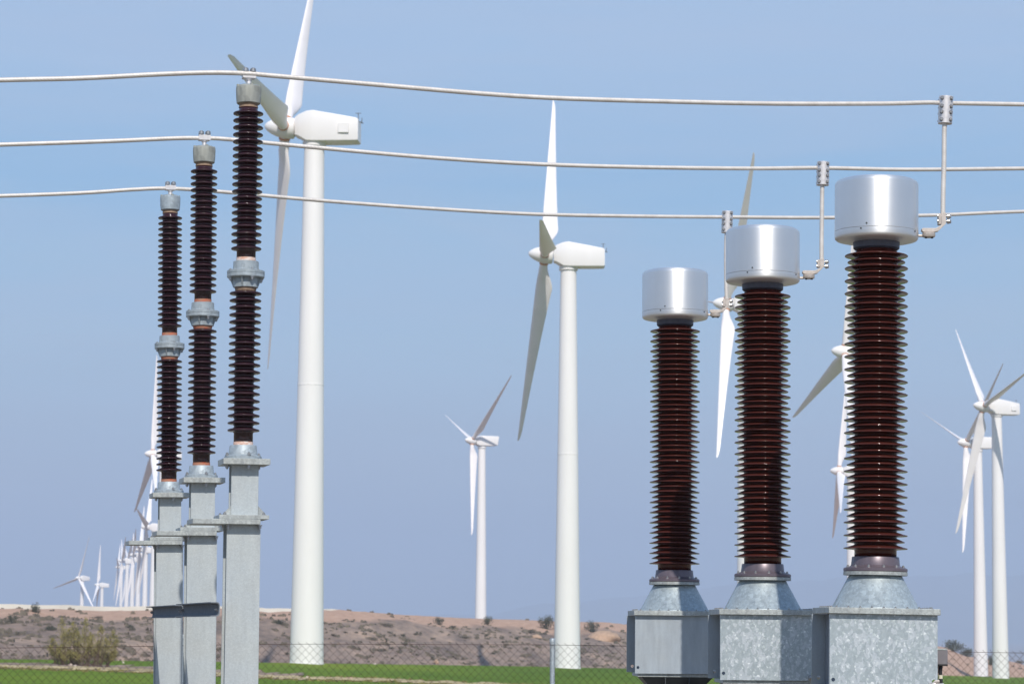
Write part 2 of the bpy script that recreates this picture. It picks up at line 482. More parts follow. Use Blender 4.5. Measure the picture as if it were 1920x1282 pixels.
# ------------------------------------------------------------------ plants
def scrub_mesh(name, seed, w, h, n, leafs, mat, upright=0.0):
    rnd = random.Random(seed); mb = MB()
    cl = [(rnd.uniform(-.6, .6), rnd.uniform(-.6, .6), rnd.uniform(.1, .65), rnd.uniform(.3, .55)) for _ in range(14)]
    for _ in range(n):
        cx, cy, cz, cr = rnd.choice(cl)
        d = Vector((rnd.gauss(0, 1), rnd.gauss(0, 1), rnd.gauss(0, 1))).normalized() * cr * rnd.random() ** .4
        p = Vector(((cx + d.x) * w / 2, (cy + d.y) * w / 2, max(.02, (cz + d.z * .8)) * h))
        a = Vector((rnd.gauss(0, 1), rnd.gauss(0, 1), rnd.gauss(0, 1) + upright * 3)).normalized() * leafs * rnd.uniform(.6, 1.5)
        b = a.cross(Vector((rnd.gauss(0, 1), rnd.gauss(0, 1), rnd.gauss(0, 1)))).normalized() * leafs * .38
        mb.add([p - a * .5, p + b * .5, p + a * .5, p - b * .5], [(0, 1, 2, 3)])
    for _ in range(9):
        a = rnd.uniform(0, 2 * PI); l = rnd.uniform(.4, .8)
        mb.cyl((0, 0, -.1 * h), (math.cos(a) * w * .3 * l, math.sin(a) * w * .3 * l, h * l), .03 * h, .01 * h, n=4)
    return mb.build(name, mat, smooth=0)
protos = []
for i, (w, h, m_) in enumerate(((1.9, 1.0, LEAF_D), (1.5, 1.1, LEAF_D), (2.3, .9, LEAF_G), (1.2, .8, LEAF_G), (1.7, 1.4, LEAF_D))):
    protos.append(scrub_mesh('shrub', 100 + i, w, h, 900, .15, m_))
used = set()
def on_hill(u, v):
    """march along the view ray until it meets the terrain"""
    d = FW + RT * ((u - CX) / FPX) + UP * ((CY - v) / FPX)
    y = 60.0; prev = None
    while y < 900:
        p = EP + d * (y / d.y)
        if p.z <= gz(p.x, p.y): return p
        y += 1.5
    return None
def put_shrub(u, v, k, wpx, label, group=None, cat='shrub', tall=1.0):
    p = on_hill(u, v)
    if p is None:
        q = crest_pt(u); p = Vector((q.x, q.y, gz(q.x, q.y)))
    src = protos[k]
    if k not in used: used.add(k); o = src
    else: o = src.copy(); COL.objects.link(o)
    wm = wpx * p.y / FPX; s = wm / src.dimensions.x if src.dimensions.x else 1
    o.location = (p.x, p.y, gz(p.x, p.y) - .05); o.scale = (s, s, s * tall); o.rotation_euler = (0, 0, random.uniform(0, 6))
    tag(o, label, cat, group); return o
bpy.context.view_layer.update()
GRP = 'shrubs on the brown hillside'
named = [
    (65, 1151, 1, 22, 'dark shrub on the pale road edge, standing up against the sky at far left', 1.3),
    (94, 1181, 0, 24, 'dark grey-green shrub just left of and above the big olive bush', .8),
    (132, 1171, 1, 13, 'small round dark shrub above the big olive bush', 1.0),
    (143, 1187, 4, 10, 'narrow dark shrub right behind the top of the big olive bush', 1.3),
    (184, 1162, 2, 20, 'dark shrub near the hill top, below the leftmost small turbine', .8),
    (20, 1168, 4, 22, 'grey shrub high on the hillside near the left picture edge', 1.0),
    (242, 1178, 0, 18, 'dark low shrub on the hillside left of the galvanised columns', .7),
    (525, 1172, 0, 27, 'dark green shrub on the hillside left of the largest white tower', .8),
    (724, 1176, 2, 34, 'broad dark shrub on the hill between the two largest towers', .7),
    (730, 1190, 0, 18, 'dark shrub just below the broad one between the largest towers', .7),
    (698, 1203, 2, 28, 'grey low shrub right of the largest tower above the fence top', .7),
    (756, 1194, 1, 12, 'small very dark shrub mid slope right of the largest tower', .8),
    (822, 1172, 4, 20, 'twiggy grey shrub on the hill edge left of the small central turbine', .9),
    (848, 1178, 0, 22, 'dark shrub below the hill edge left of the small central turbine', .7),
    (914, 1172, 4, 20, 'bushy shrub at the foot of the small central turbine tower', 1.1),
    (873, 1196, 2, 26, 'long low grey shrub below the small central turbine', .7),
    (994, 1188, 2, 24, 'grey shrub on the slope left of the second largest tower', .9),
    (1026, 1178, 4, 34, 'tall dark shrub on the hill edge just left of the second largest tower', .9),
    (968, 1200, 1, 10, 'small dark shrub above the fence left of the steel fence post', 1.0),
    (1110, 1184, 4, 28, 'shrub on the hill edge just right of the second largest tower', .9),
    (1152, 1200, 0, 24, 'dark shrub beside the orange mound right of the second largest tower', .8),
    (1785, 1219, 0, 44, 'round bushy shrub on the orange hill beside the grey junction box', 1.0),
    (1812, 1230, 0, 34, 'bushy shrub between the junction box and the rightmost towers', 1.1),
    (1858, 1246, 1, 16, 'shrub seen between the two rightmost white towers', 1.9),
    (1912, 1243, 3, 14, 'low shrub on the orange hill at the right picture edge', .8)]
for u, v, k, w, lab, tall in named: put_shrub(u, v, k, w, lab, GRP, tall=tall)
rnd = random.Random(5)
for i in range(95):
    u = rnd.uniform(5, 1175); e = 1236 + u * .013; c = interp(CREST_V, u) + 20
    v = c + (e - c) * rnd.random() ** 1.2 * .9
    if any(abs(u - a[0]) < 14 and abs(v - a[1]) < 8 for a in named): continue
    put_shrub(u, v, rnd.choice((0, 2, 3, 3, 2, 1)), rnd.uniform(5, 13), 'small low scrub clump scattered on the dry brown hillside', 'small scrub clumps scattered on the hillside', tall=.6)
# fine ground scrub: one stuff object
mb = MB(); rnd = random.Random(11)
for i in range(4600):
    s = rnd.uniform(-.23, .23); u = CX + FPX * s
    E_ = interp(EDGE, u); D = max(interp(CREST_D, u), E_ + GAP + 70); E_ += GAP
    if u > 1620 and rnd.random() < .8: continue
    t = rnd.random() ** 1.1
    if t > .6 and rnd.random() < .9: continue
    y = E_ + (D - E_) * t; x = s * y
    if noise.noise(Vector((x * .11, y * .05, 1))) < rnd.uniform(-.35, .25): continue
    z = gz(x, y); w = rnd.uniform(.12, .38)
    for k in range(4):
        a = rnd.uniform(0, PI); dx, dy = math.cos(a) * w, math.sin(a) * w; ox, oy = rnd.uniform(-w, w), rnd.uniform(-w, w)
        h = w * rnd.uniform(.5, 1.1)
        mb.add([(x + ox - dx, y + oy - dy, z - .03), (x + ox + dx, y + oy + dy, z - .03), (x + ox + dx * .5, y + oy + dy * .5, z + h), (x + ox - dx * .6, y + oy - dy * .6, z + h * .8)], [(0, 1, 2, 3)])
tag(mb.build('ground_scrub', LEAF_G, smooth=0), 'fine dry scrub covering the brown hillside', 'scrub', kind='stuff')
# rough crop edge / tufts along the path: stuff
mb = MB()
for i in range(2600):
    s = rnd.uniform(-.23, .12); u = CX + FPX * s
    v = interp(PATH, u) + rnd.choice((-2.4, 2.6, 2.6)) + rnd.gauss(0, 1.3)
    p = hit(u, v)
    if p.y < 70 or p.y > 400: continue
    z = gz(p.x, p.y); w = rnd.uniform(.05, .16)
    for k in range(3):
        a = rnd.uniform(0, PI); dx, dy = math.cos(a) * w, math.sin(a) * w; ox, oy = rnd.uniform(-w, w), rnd.uniform(-w, w)
        h = w * rnd.uniform(.3, .9)
        mb.add([(p.x + ox - dx, p.y + oy - dy, z), (p.x + ox + dx, p.y + oy + dy, z), (p.x + ox + dx * .3, p.y + oy, z + h)], [(0, 1, 2)])
tag(mb.build('dry_grass', LEAF_O, smooth=0), 'dry grass tufts along the sandy track', 'grass', kind='stuff')

# large olive broom bush at the field edge on the left
bp = hit(150, 1249); bp.z = gz(bp.x, bp.y)
bush = empty('broom_bush', bp); tag(bush, 'large twiggy olive bush at the edge of the green field on the left', 'bush')
pm = bp.y / FPX
rnd = random.Random(21); st = MB(); fo = MB()
plumes = [(-57, 34, .8), (-48, 46, 1), (-38, 78, .9), (-30, 55, 1.1), (-20, 62, 1.1), (-12, 72, 1.0), (-3, 58, 1.2), (6, 80, .8), (14, 55, 1.2), (22, 48, 1.0), (42, 66, 1.1), (34, 42, 1), (52, 46, 1.0), (60, 58, 1.2), (64, 44, .9), (-44, 30, 1), (-8, 40, 1), (10, 34, 1)]
plumes += [(rnd.uniform(-56, 30), rnd.uniform(20, 40), rnd.uniform(.8, 1.2)) for _ in range(9)] + [(rnd.uniform(34, 64), rnd.uniform(18, 34), 1.0) for _ in range(3)]
for px, hp, ww in plumes:
    tx, h = px * pm, hp * pm * 1.12; ty = rnd.uniform(-1.1, 1.1); bx = tx * .8
    for k in range(5):
        ox, oy = rnd.uniform(-.16, .16), rnd.uniform(-.16, .16)
        pts = [Vector((bx, ty * .4, 0)).lerp(Vector((tx + ox, ty + oy, h * rnd.uniform(.85, 1))), q / 5) + Vector((.05 * math.sin(q * 2 + k), 0, .12 * h * math.sin(q / 5 * PI))) for q in range(6)]
        st.tube(pts, [.014 - .0018 * q for q in range(6)], n=4)
    for k in range(380):
        t = .34 + .66 * rnd.random() ** .75
        wid = .36 * ww * math.sin(min(1, (t - .2) / .8) * PI) ** .6 + .05
        p = Vector((bx + (tx - bx) * t + rnd.gauss(0, wid * .42), ty * t + rnd.gauss(0, wid * .42), h * t + .05 + rnd.gauss(0, .04)))
        a = Vector((rnd.gauss(0, .35), rnd.gauss(0, .35), 1)).normalized() * rnd.uniform(.07, .2)
        b = a.cross(Vector((rnd.gauss(0, 1), rnd.gauss(0, 1), 0))).normalized() * .016
        fo.add([p - a * .5 - b, p - a * .5 + b, p + a * .5], [(0, 1, 2)])
for k in range(1000):   # dense dead base
    a = rnd.uniform(0, 2 * PI); rr = 1.65 * rnd.random() ** .6
    p = Vector((rr * math.cos(a) * 1.05, rr * math.sin(a) * .6, abs(rnd.gauss(.25, .28))))
    d = Vector((rnd.gauss(0, .6) + p.x * .3, rnd.gauss(0, .6), 1)).normalized() * rnd.uniform(.1, .3)
    b = d.cross(Vector((rnd.gauss(0, 1), rnd.gauss(0, 1), .1))).normalized() * .014
    st.add([p - b, p + b, p + d], [(0, 1, 2)])
st.build('stem', TWIG, bush, smooth=0); fo.build('foliage', LEAF_O, bush, smooth=0)

def rock(name, p, w, h, mat, seed, label, cat, group=None):
    bm = bmesh.new(); bmesh.ops.create_icosphere(bm, subdivisions=3, radius=1)
    for v in bm.verts:
        n = 1 + .28 * noise.fractal(v.co * 1.3 + Vector((seed, 0, 0)), 1, 2, 4)
        v.co = Vector((v.co.x * w / 2 * n, v.co.y * w / 2 * n, v.co.z * h * n))
    me = bpy.data.meshes.new(name); bm.to_mesh(me); bm.free()
    for f in me.polygons: f.use_smooth = True
    me.materials.append(mat); o = bpy.data.objects.new(name, me); COL.objects.link(o)
    o.location = (p.x, p.y, p.z); tag(o, label, cat, group); return o
for i, (u, v, w, h, lab) in enumerate((
        (133, 1248.5, 9, 6, 'pale boulder at the foot of the olive bush, left one of the pair'),
        (141, 1250, 7, 6, 'pale boulder at the foot of the olive bush, right one of the pair'),
        (231, 1242.5, 4, 4, 'small white stone on the green field right of the olive bush'),
        (576, 1269, 5, 3.5, 'small pale stone on the sandy track below the largest tower'),
        (703, 1244.5, 4.5, 3, 'small white stone at the far field edge right of the largest tower'))):
    p = hit(u, v); p.z = gz(p.x, p.y); k = p.y / FPX
    rock('rock', p, w * k, h * k * .8, ROCK, i * 3.1, lab, 'rock', 'pale stones on the field')
for i, (u, v, w, h, lab) in enumerate((
        (655, 1274, 18, 5, 'low sandy mound on the track below the largest tower'),
        (1130, 1198, 62, 15, 'orange earth mound on the hillside right of the second largest tower'),
        (1005, 1196, 22, 7, 'small orange earth mound on the slope left of the second largest tower'),
        (818, 1243, 12, 7, 'small orange earth heap at the far field edge'))):
    p = on_hill(u, v); k = p.y / FPX
    rock('earth_mound', p, w * k, h * k, MUD, 20 + i * 3.1, lab, 'mound')

# ------------------------------------------------------------------ wind turbines
RR = 21.7; HUB_OFF = 2.45
def blade_mesh():
    mb = MB(); n = 18; secs = []
    zs = [.75, 1.1, 1.5, 2.0, 2.6, 3.2, 3.7, 4.2, 5.5, 7.5, 10, 13, 16, 18.5, 20.3, 21.2, 21.6, RR]
    for z in zs:
        if z < 1.12: c, th, le = .86, 1.0, .43
        elif z < 3.7:
            t = (z - 1.1) / 2.6; t = t * t * (3 - 2 * t); c = .86 + (1.78 - .86) * t; th = 1.0 + (.26 - 1.0) * min(1, t * 1.25) if t < .8 else .26; le = .43 + .08 * t
        else:
            t = (z - 3.7) / (RR - 3.7); c = 1.78 - 1.45 * t ** .88; th = .26 - .10 * t; le = .51 - .40 * t
        if z > 21: c *= {21.2: .8, 21.6: .5, RR: .12}[z]
        tw = -R(13) * max(0, 1 - (z - 2) / 15) if z > 2 else -R(13)
        ring = []
        for i in range(n):
            a = 2 * PI * i / n
            x = (1 - math.cos(a)) / 2          # 0 leading edge .. 1 trailing edge
            y = math.sin(a) / 2 * th * (1 if th > .8 else (1.25 - .75 * x))
            px = -le + x * c; py = y * c
            ring.append((px * math.cos(tw) - py * math.sin(tw), px * math.sin(tw) + py * math.cos(tw), z))
        secs.append(ring)
    vs = [p for r in secs for p in r]; fs = []
    for j in range(len(zs) - 1):
        for i in range(n): fs.append((j * n + i, j * n + (i + 1) % n, (j + 1) * n + (i + 1) % n, (j + 1) * n + i))
    fs += [tuple(range(n - 1, -1, -1)), tuple(range((len(zs) - 1) * n, len(zs) * n))]
    mb.add(vs, fs); return mb.build('blade', BLADE, smooth=60)
def nacelle_mesh(kind):
    """lofted body, x runs downwind from the rotor; z relative to the hub"""
    if kind == 0:
        secs = [(-1.55, .75, -.75, .78), (-1.25, .95, -.85, .95), (-.55, 1.22, -1.28, 1.12), (.0, 1.27, -1.32, 1.16), (2.3, .86, -1.32, 1.12), (3.6, .62, -1.30, 1.05), (3.75, .52, -1.24, .98)]
    else:
        secs = [(-1.55, .75, -.75, .78), (-1.2, .85, -.9, .95), (-.9, .95, -1.1, 1.1), (-.7, 1.18, -1.1, 1.15), (2.2, 1.18, -1.05, 1.15), (3.6, 1.12, -.95, 1.1), (3.75, 1.05, -.7, 1.0)]
    mb = MB(); vs = []; n = 0
    for x, zt, zb, w in secs:
        pl = rrect(-w, zb, w, zt, .11, 3); n = len(pl)
        xo = 0
        for (y, z) in pl:
            if kind == 1 and x > 3: xo = (z - zb) * .16 - .2
            vs.append((x + xo, y, z))
    fs = [(j * n + i, j * n + (i + 1) % n, (j + 1) * n + (i + 1) % n, (j + 1) * n + i) for j in range(len(secs) - 1) for i in range(n)]
    fs += [tuple(range(n)), tuple(range(len(secs) * n - 1, (len(secs) - 1) * n - 1, -1))]
    mb.add(vs, fs)
    # yaw ring under the body and panel seams
    mb.lathe([(.98, -1.62), (.98, -1.25)], 32)
    return mb.build('nacelle', WHITE, smooth=22)
def hub_mesh():
    prof = [(.02, 1.75), (.2, 1.68), (.42, 1.45), (.62, 1.1), (.80, .6), (.88, .15), (.9, -.35), (.86, -.75), (.70, -.86)]
    return MB().lathe([(r, z) for r, z in reversed(prof)], 32).build('hub', WHITE, smooth=50)
NAC = [nacelle_mesh(0), nacelle_mesh(1)]; HUBM = hub_mesh(); BLD = blade_mesh()
RING = MB().lathe([(.42, .84), (.475, .84), (.475, 1.0), (.42, 1.0)], 24).build('root_ring', ORANGE)
VENT = MB().box((2.55, -1.17, -.25), (.9, .16, .85)).build('vent_box', WHITE, bevel=.04)
VM = MB(); VM.cyl((3.62, .1, .3), (3.62, .1, 1.2), .035, n=6); VM.cyl((3.6, .1, .55), (4.05, .1, .35), .04, n=6); VM.box((3.62, .1, 1.2), (.45, .05, .05)); VM.cyl((3.9, .1, .35), (3.95, -.1, .75), .03, n=5)
VANEM = VM.build('wind_vane', VANE)
_first = {}
def inst(src, parent, mat4):
    k = src.name
    if k not in _first: _first[k] = 1; o = src
    else: o = src.copy(); COL.objects.link(o)
    o.parent = parent; o.matrix_local = mat4; return o
def turbine(hub, D, psi, tau, th, c, label, base_v=None, kind=0, pitch=60, ztow=None, detail=True, group='white wind turbines'):
    H = at(hub[0], hub[1], D); psi, tau, th = R(psi), R(tau), R(th)
    bx, by = H.x + HUB_OFF * math.cos(psi), H.y + HUB_OFF * math.sin(psi)
    zb = at(hub[0], base_v, by).z - .15 if base_v else (ztow if ztow is not None else max(gz(bx, by), H.z - 46) - .1)
    h = H.z - zb
    root = empty('wind_turbine', (bx, by, zb), (0, 0, psi)); tag(root, label, 'wind turbine', group)
    ht = h - 1.62
    r0 = 1.36; r1 = .83; seams = (ht * .535,)
    prof = [(r0 + .05, 0), (r0 + .05, .25), (r0, .26)]
    for sm in seams:
        r = r0 + (r1 - r0) * sm / ht; prof += [(r, sm - .06), (r + .016, sm - .05), (r + .016, sm + .05), (r - .002, sm + .06)]
    prof += [(r1, ht)]
    MB().lathe(prof, 56).build('tower', WHITE, root, smooth=40)
    base = Matrix.Translation((0, 0, h))
    nac = inst(NAC[kind], root, base)
    if detail:
        if hub[0] in (535, 1843): inst(VENT, nac, Matrix.Identity(4))
        inst(VANEM, nac, Matrix.Identity(4))
    a = Vector((-math.cos(tau), 0, math.sin(tau))); w = Vector((math.sin(tau), 0, math.cos(tau))); l = Vector((0, -1, 0))
    hp = Vector((-HUB_OFF, 0, h))
    hm = Matrix((Vector((0, 1, 0)), a.cross(Vector((0, 1, 0))), a)).transposed().to_4x4(); hm.translation = hp
    inst(HUBM, root, hm)
    for k in range(3):
        t = th + k * 2 * PI / 3
        z = (w * math.cos(t) + l * math.sin(t) + a * c).normalized()
        tan = -w * math.sin(t) + l * math.cos(t)
        x = -tan * math.cos(R(pitch)) - a * math.sin(R(pitch)); x = (x - z * x.dot(z)).normalized(); y = z.cross(x)
        m = Matrix((x, y, z)).transposed().to_4x4(); m.translation = hp
        b = inst(BLD, root, m)
        if detail: inst(RING, b, Matrix.Identity(4))
    return root
TB = [
    ((535, 240), 204.6, -4.0, 5.5, 87.0, .044, 'largest white wind turbine, its nacelle near the top behind the nearest insulator post', 1243.5, 0),
    ((1022, 478), 258.9, .1, 5.6, 89.7, .037, 'second largest white wind turbine, standing alone at mid picture beside the steel fence post', 1252, 0),
    ((885, 826), 565.2, 23.9, 6.0, 50.6, -.04, 'small white wind turbine on the hill between the two largest turbines', None, 1),
    ((1362, 570), 315.0, 3.3, 6.0, 38.3, .012, 'white wind turbine half hidden behind the middle silver-capped transformer', None, 0),
    ((1584, 660), 314.0, 5.9, 6.2, 11.6, .07, 'white wind turbine behind the nearest transformer, upper of the two hubs at its left edge', None, 0),
    ((1573, 883), 491.0, -5.4, 4.7, 114.7, -.012, 'white wind turbine behind the nearest transformer, lower of the two hubs at its left edge', None, 1),
    ((1843, 762), 415.1, 14.2, 8.4, 73.5, -.01, 'rightmost white wind turbine with a vent box on its nacelle', 1271, 0),
    ((1811, 830), 483.6, 14.3, 4.5, 50.4, .042, 'white wind turbine just left of and lower than the rightmost one', 1270, 1),
    ((286, 851), 540.9, 14.9, 3.8, 116.7, .038, 'white wind turbine whose hub peeks out behind the farthest insulator post', None, 0),
    ((147, 1083), 1237.1, 45.3, 3.6, 16.6, -.013, 'leftmost tiny wind turbine beyond the pale road', None, 0),
    ((183, 1096), 1360.1, 5.8, 3.9, 115.6, .025, 'tiny wind turbine second from the left beyond the pale road', None, 0),
    ((275, 988), 786.2, 2, 4.0, 77.1, .06, 'tallest turbine of the distant cluster, half hidden left of the farthest column', None, 0),
    ((262, 1030), 1010, 6.1, 5.0, 86.3, .03, 'turbine of the distant cluster, second tallest, with a long upright blade', None, 0),
    ((250, 1040), 1130, 10, 5.0, 59.2, .03, 'turbine of the distant cluster, third tower left of the farthest column', None, 0),
    ((240, 1048), 1250, 15.7, 5.0, 53.2, .03, 'turbine of the distant cluster with a pale blade pointing up right', None, 0),
    ((229, 1051), 1200, 11.7, 5.3, 59.9, .026, 'turbine of the distant cluster with a dark blade leaning left', None, 0),
    ((221, 1063), 1620, 7.1, 5.0, 75.0, .03, 'smallest and leftmost turbine of the distant cluster', None, 0)]
PITCHES = {535: 30, 1022: 68, 885: 70, 1362: 76, 1584: 45, 1573: 50, 1843: 62, 1811: 60, 286: 60}
for hub, D, psi, tau, th, c, lab, bv, kd in TB:
    turbine(hub, D, psi, tau, th, c, lab, bv, kd, PITCHES.get(hub[0], 62), detail=(D < 600))
for o_ in (VENT, VANEM, RING): pass

# ------------------------------------------------------------------ insulator posts (left)
YN = 14.2; KP = FPX / YN
def pz(v): return at(466, v, YN).z
def pr(px): return px / KP
def shed_stack(ztop, n, pitch, core, rims, top_neck, bot_neck, kind):
    """lathe profile from the bottom up; ztop = height of the first (top) rim"""
    prof = []
    zb = ztop - (n - 1) * pitch
    prof += [(core, zb - bot_neck)]
    for i in range(n):
        z = zb + i * pitch; rim = rims[(n - 1 - i) % len(rims)]
        if kind == 'round':
            prof += [(core, z - .0160), (core + .0035, z - .0115), (core + .012, z - .0070), (rim - .012, z - .0068), (rim - .0055, z - .0060), (rim - .0022, z - .0046), (rim - .0006, z - .0024), (rim, z + .0002),
                     (rim - .0007, z + .0028), (rim - .0022, z + .0048), (rim - .0045, z + .0062), (rim - .014, z + .0092), (core + .009, z + .0125), (core + .002, z + .0165), (core, z + .0195)]
        else:
            prof += [(core, z - .0125), (core + .002, z - .0098), (core + .010, z - .0078), (rim - .014, z - .0042), (rim - .0040, z - .0036), (rim - .0016, z - .0028), (rim - .0004, z - .0014), (rim, z + .0002),
                     (rim - .0006, z + .0020), (rim - .0018, z + .0034), (rim - .0040, z + .0046), (core + .016, z + .0172), (core + .006, z + .0208), (core, z + .0248)]
    prof += [(core, ztop + top_neck)]
    return prof
def make_post(u1, v1, u2, v2, Y, cem, capcol, label):
    P1, P2 = at(u1, v1, Y), at(u2, v2, Y)
    dx = (P1.x - P2.x) / (P1.z - P2.z)
    rt = empty('insulator_post', (P2.x - dx * P2.z, Y, 0), (0, math.atan(dx), R(14.25)))
    tag(rt, label, 'insulator post', 'three insulator posts on galvanised columns')
    zl = pz(984); B = .0012
    hw, dp = pr(31.5), .15
    def hbeam(cx, w, d, z0, z1, tf=.011, tw=.008):
        m = MB(); m.prism([(cx - w / 2, -d / 2), (cx + w / 2, -d / 2), (cx + w / 2, -d / 2 + tf), (cx + tw / 2, -d / 2 + tf), (cx + tw / 2, d / 2 - tf), (cx + w / 2, d / 2 - tf), (cx + w / 2, d / 2), (cx - w / 2, d / 2),
                 (cx - w / 2, d / 2 - tf), (cx - tw / 2, d / 2 - tf), (cx - tw / 2, -d / 2 + tf), (cx - w / 2, -d / 2 + tf)], 'z', z0, z1)
        return m
    hbeam(0, hw * 2, dp, 0, zl).build('column', G_COL, rt, bevel=.0015)
    # column foot plate
    MB().box((0, 0, .012), (.36, .32, .024)).build('foot_plate', G_PLATE, rt, bevel=.002)
    # long lower plate reaching out to the left, and the square plate on it
    zA = pz(984); zB = pz(974.5); zC = pz(967)
    MB().box((-.105, 0, (zA + zB) / 2), (pr(126), .27, zB - zA)).build('base_plate', G_PLATE, rt, bevel=.0015)
    MB().box((-.005, 0, (zB + zC) / 2 + .001), (pr(93), .25, zC - zB)).build('base_plate', G_PLATE, rt, bevel=.0015)
    for x in (-.112, .108):
        for y in (-.095, .095):
            m = MB(); bolt(m, (x, y, zC + .001), (0, 0, 1), .008, .018); bolt(m, (x * .8, y, zA - .001), (0, 0, -1), .010, .028); m.build('plate_bolt', STEEL, rt)
    zD = pz(872.5); zE = pz(861.5)
    u_w = pr(51)
    hbeam(.006, u_w, .105, zC, zD, .009).build('upper_column', G_COL, rt, bevel=.0012)
    for s_ in (-1, 1):
        x0 = .006 + s_ * (u_w / 2 + .0005)
        MB().prism([(x0, zC), (x0 + s_ * .052, zC), (x0, zC + .055)], 'y', -.0525, -.0445).build('gusset', G_PLATE, rt)
    MB().box((.006, 0, (zD + zE) / 2), (pr(88), .24, zE - zD)).build('top_plate', G_PLATE, rt, bevel=.0015)
    zF, zG = pz(855), pz(835)
    m = MB(); m.lathe([(pr(35), zE), (pr(35), zF - .004), (pr(33), zF), (pr(29), zF + .002), (pr(27), zF + .008), (pr(25.5), zG - .004), (pr(24.5), zG), (pr(18), zG)], 40)
    for k in range(8):
        a = k * PI / 4 + PI / 8; c_, s2 = math.cos(a), math.sin(a)
        m.add([(c_ * pr(24) - s2 * .004, s2 * pr(24) + c_ * .004, zG - .006), (c_ * pr(24) + s2 * .004, s2 * pr(24) - c_ * .004, zG - .006),
               (c_ * pr(27.8) + s2 * .007, s2 * pr(27.8) - c_ * .007, zF + .001), (c_ * pr(27.8) - s2 * .007, s2 * pr(27.8) + c_ * .007, zF + .001)], [(0, 1, 2, 3)])
    cup = m.build('base_cup', G_CAST, rt, smooth=40)
    for k in range(4):
        a = k * PI / 2 + R(12); q = (pr(31.5) * math.cos(a), pr(31.5) * math.sin(a))
        m = MB(); m.cyl((*q, zF - .001), (*q, zD - .02), .006, n=8); bolt(m, (*q, zF - .001), (0, 0, 1), .0085, .02); bolt(m, (*q, zD + .001), (0, 0, -1), .010, .024); m.build('flange_bolt', STEEL, cup)
    # lower insulator
    pitch = pr(13.42)
    def ins(vt, vb, rim, n, t0, t1):
        zt, zb = pz(vt), pz(vb); pt = (zt - zb) / (n - 1)
        return MB().lathe(shed_stack(zt, n, pt, pr(18), [pr(rim)], t0, t1, 'round'), 56).build('insulator', PORC_L, rt, smooth=180)
    ins(551, 807, 30.2, 20, pz(544) - pz(551), pz(807) - pz(828.5))
    MB().lathe([(pr(17.6), pz(835.2)), (pr(18.6), pz(835)), (pr(18.4), pz(829)), (pr(17.2), pz(828))], 40).build('cement_joint', cem, rt)
    # joint between the two insulators
    z1, z2, z3, z4, z5 = pz(540), pz(521.5), pz(514), pz(508), pz(490.5)
    m = MB(); m.lathe([(pr(20), z1), (pr(23.5), z1 + .002), (pr(24.5), z2 - .004), (pr(34.5), z2), (pr(35.5), z2 + .004), (pr(35.5), z3 - .0015), (pr(34.6), z3), (pr(35.5), z3 + .0015), (pr(35.5), z4 - .003), (pr(33), z4), (pr(25.5), z4 + .002), (pr(24.3), z4 + .006), (pr(24), z5 - .003), (pr(22.5), z5), (pr(18), z5)], 48)
    for k in range(8):
        a = k * PI / 4 + PI / 8; c_, s2 = math.cos(a), math.sin(a); w = .0042
        for (ra, za, rb, zb_) in (((23.8, z1 + .003, 31.0, z2 - .001),) if k % 2 else ((22, z1 + .003, 25.2, z2 - .001),)) + ((22.6, z5 - .004, 26.0, z4 + .001),):
            P = [Vector((c_ * pr(ra) , s2 * pr(ra), za)), Vector((c_ * pr(rb), s2 * pr(rb), zb_)), Vector((c_ * pr(ra), s2 * pr(ra), zb_))]
            T = Vector((-s2, c_, 0)) * w
            m.add([p - T for p in P] + [p + T for p in P], [(0, 1, 2), (5, 4, 3), (0, 3, 4, 1), (1, 4, 5, 2), (2, 5, 3, 0)])
    jf = m.build('joint_flange', G_CAST, rt, smooth=35)
    for k in range(4):
        a = k * PI / 2 - PI / 2 + R(14); q = (pr(31) * math.cos(a), pr(31) * math.sin(a))
        m = MB(); m.cyl((*q, z4), (*q, z2 - .01), .006, n=8); bolt(m, (*q, z2), (0, 0, -1), .0095, .022); bolt(m, (*q, z4 - .002), (0, 0, 1), .008, .010); m.build('flange_bolt', STEEL, jf)
    MB().lathe([(pr(17), z1 - .018), (pr(19.5), z1 - .018), (pr(20.5), z1 - .004), (pr(20.5), z1 + .001), (pr(17), z1 + .001)], 40).build('cement_joint', cem if cem is CEM_O else RUSTNECK, rt)
    MB().lathe([(pr(17), z5 - .001), (pr(18.4), z5), (pr(18.4), pz(484)), (pr(17), pz(483.2))], 40).build('cement_joint', cem, rt)
    ins(214, 467, 28.8, 20, pz(203) - pz(214), pz(467) - pz(484))
    MB().lathe([(pr(16.5), pz(203.5)), (pr(18.6), pz(203)), (pr(17.6), pz(199)), (pr(18), pz(196.5))], 40).build('cement_joint', RUSTNECK, rt)
    # top cap
    m = MB(); zt, zb = pz(163), pz(196)
    m.lathe([(pr(17), zb - .002), (pr(21), zb), (pr(22.5), zb + .004), (pr(23.6), zb + .035), (pr(24.2), zt - .025), (pr(24), zt - .006), (pr(22), zt), (pr(5), zt + .002)], 48)
    cap = m.build('cap', capcol, rt, smooth=40)
    MB().lathe([(pr(4), zt + .001), (pr(19), zt + .0015), (pr(19), zt + .006), (pr(17), zt + .008), (pr(4), zt + .009)], 40).build('cap_lid', G_CAST, cap)
    for k in range(4):
        a = k * PI / 2 + R(8)
        m = MB(); m.cyl((pr(21) * math.cos(a), pr(21) * math.sin(a), zt - .008), (pr(21) * math.cos(a), pr(21) * math.sin(a), zt + .008), .009, n=10); m.build('cap_bolt', G_CAP, cap)
    # cable clamp
    zs = pz(148); m = MB()
    m.cyl((0, 0, zt + .008), (0, 0, zs), pr(5.2), pr(4.6), n=24); m.lathe([(pr(8), zt + .007), (pr(8), zt + .012), (pr(5), zt + .016)], 24)
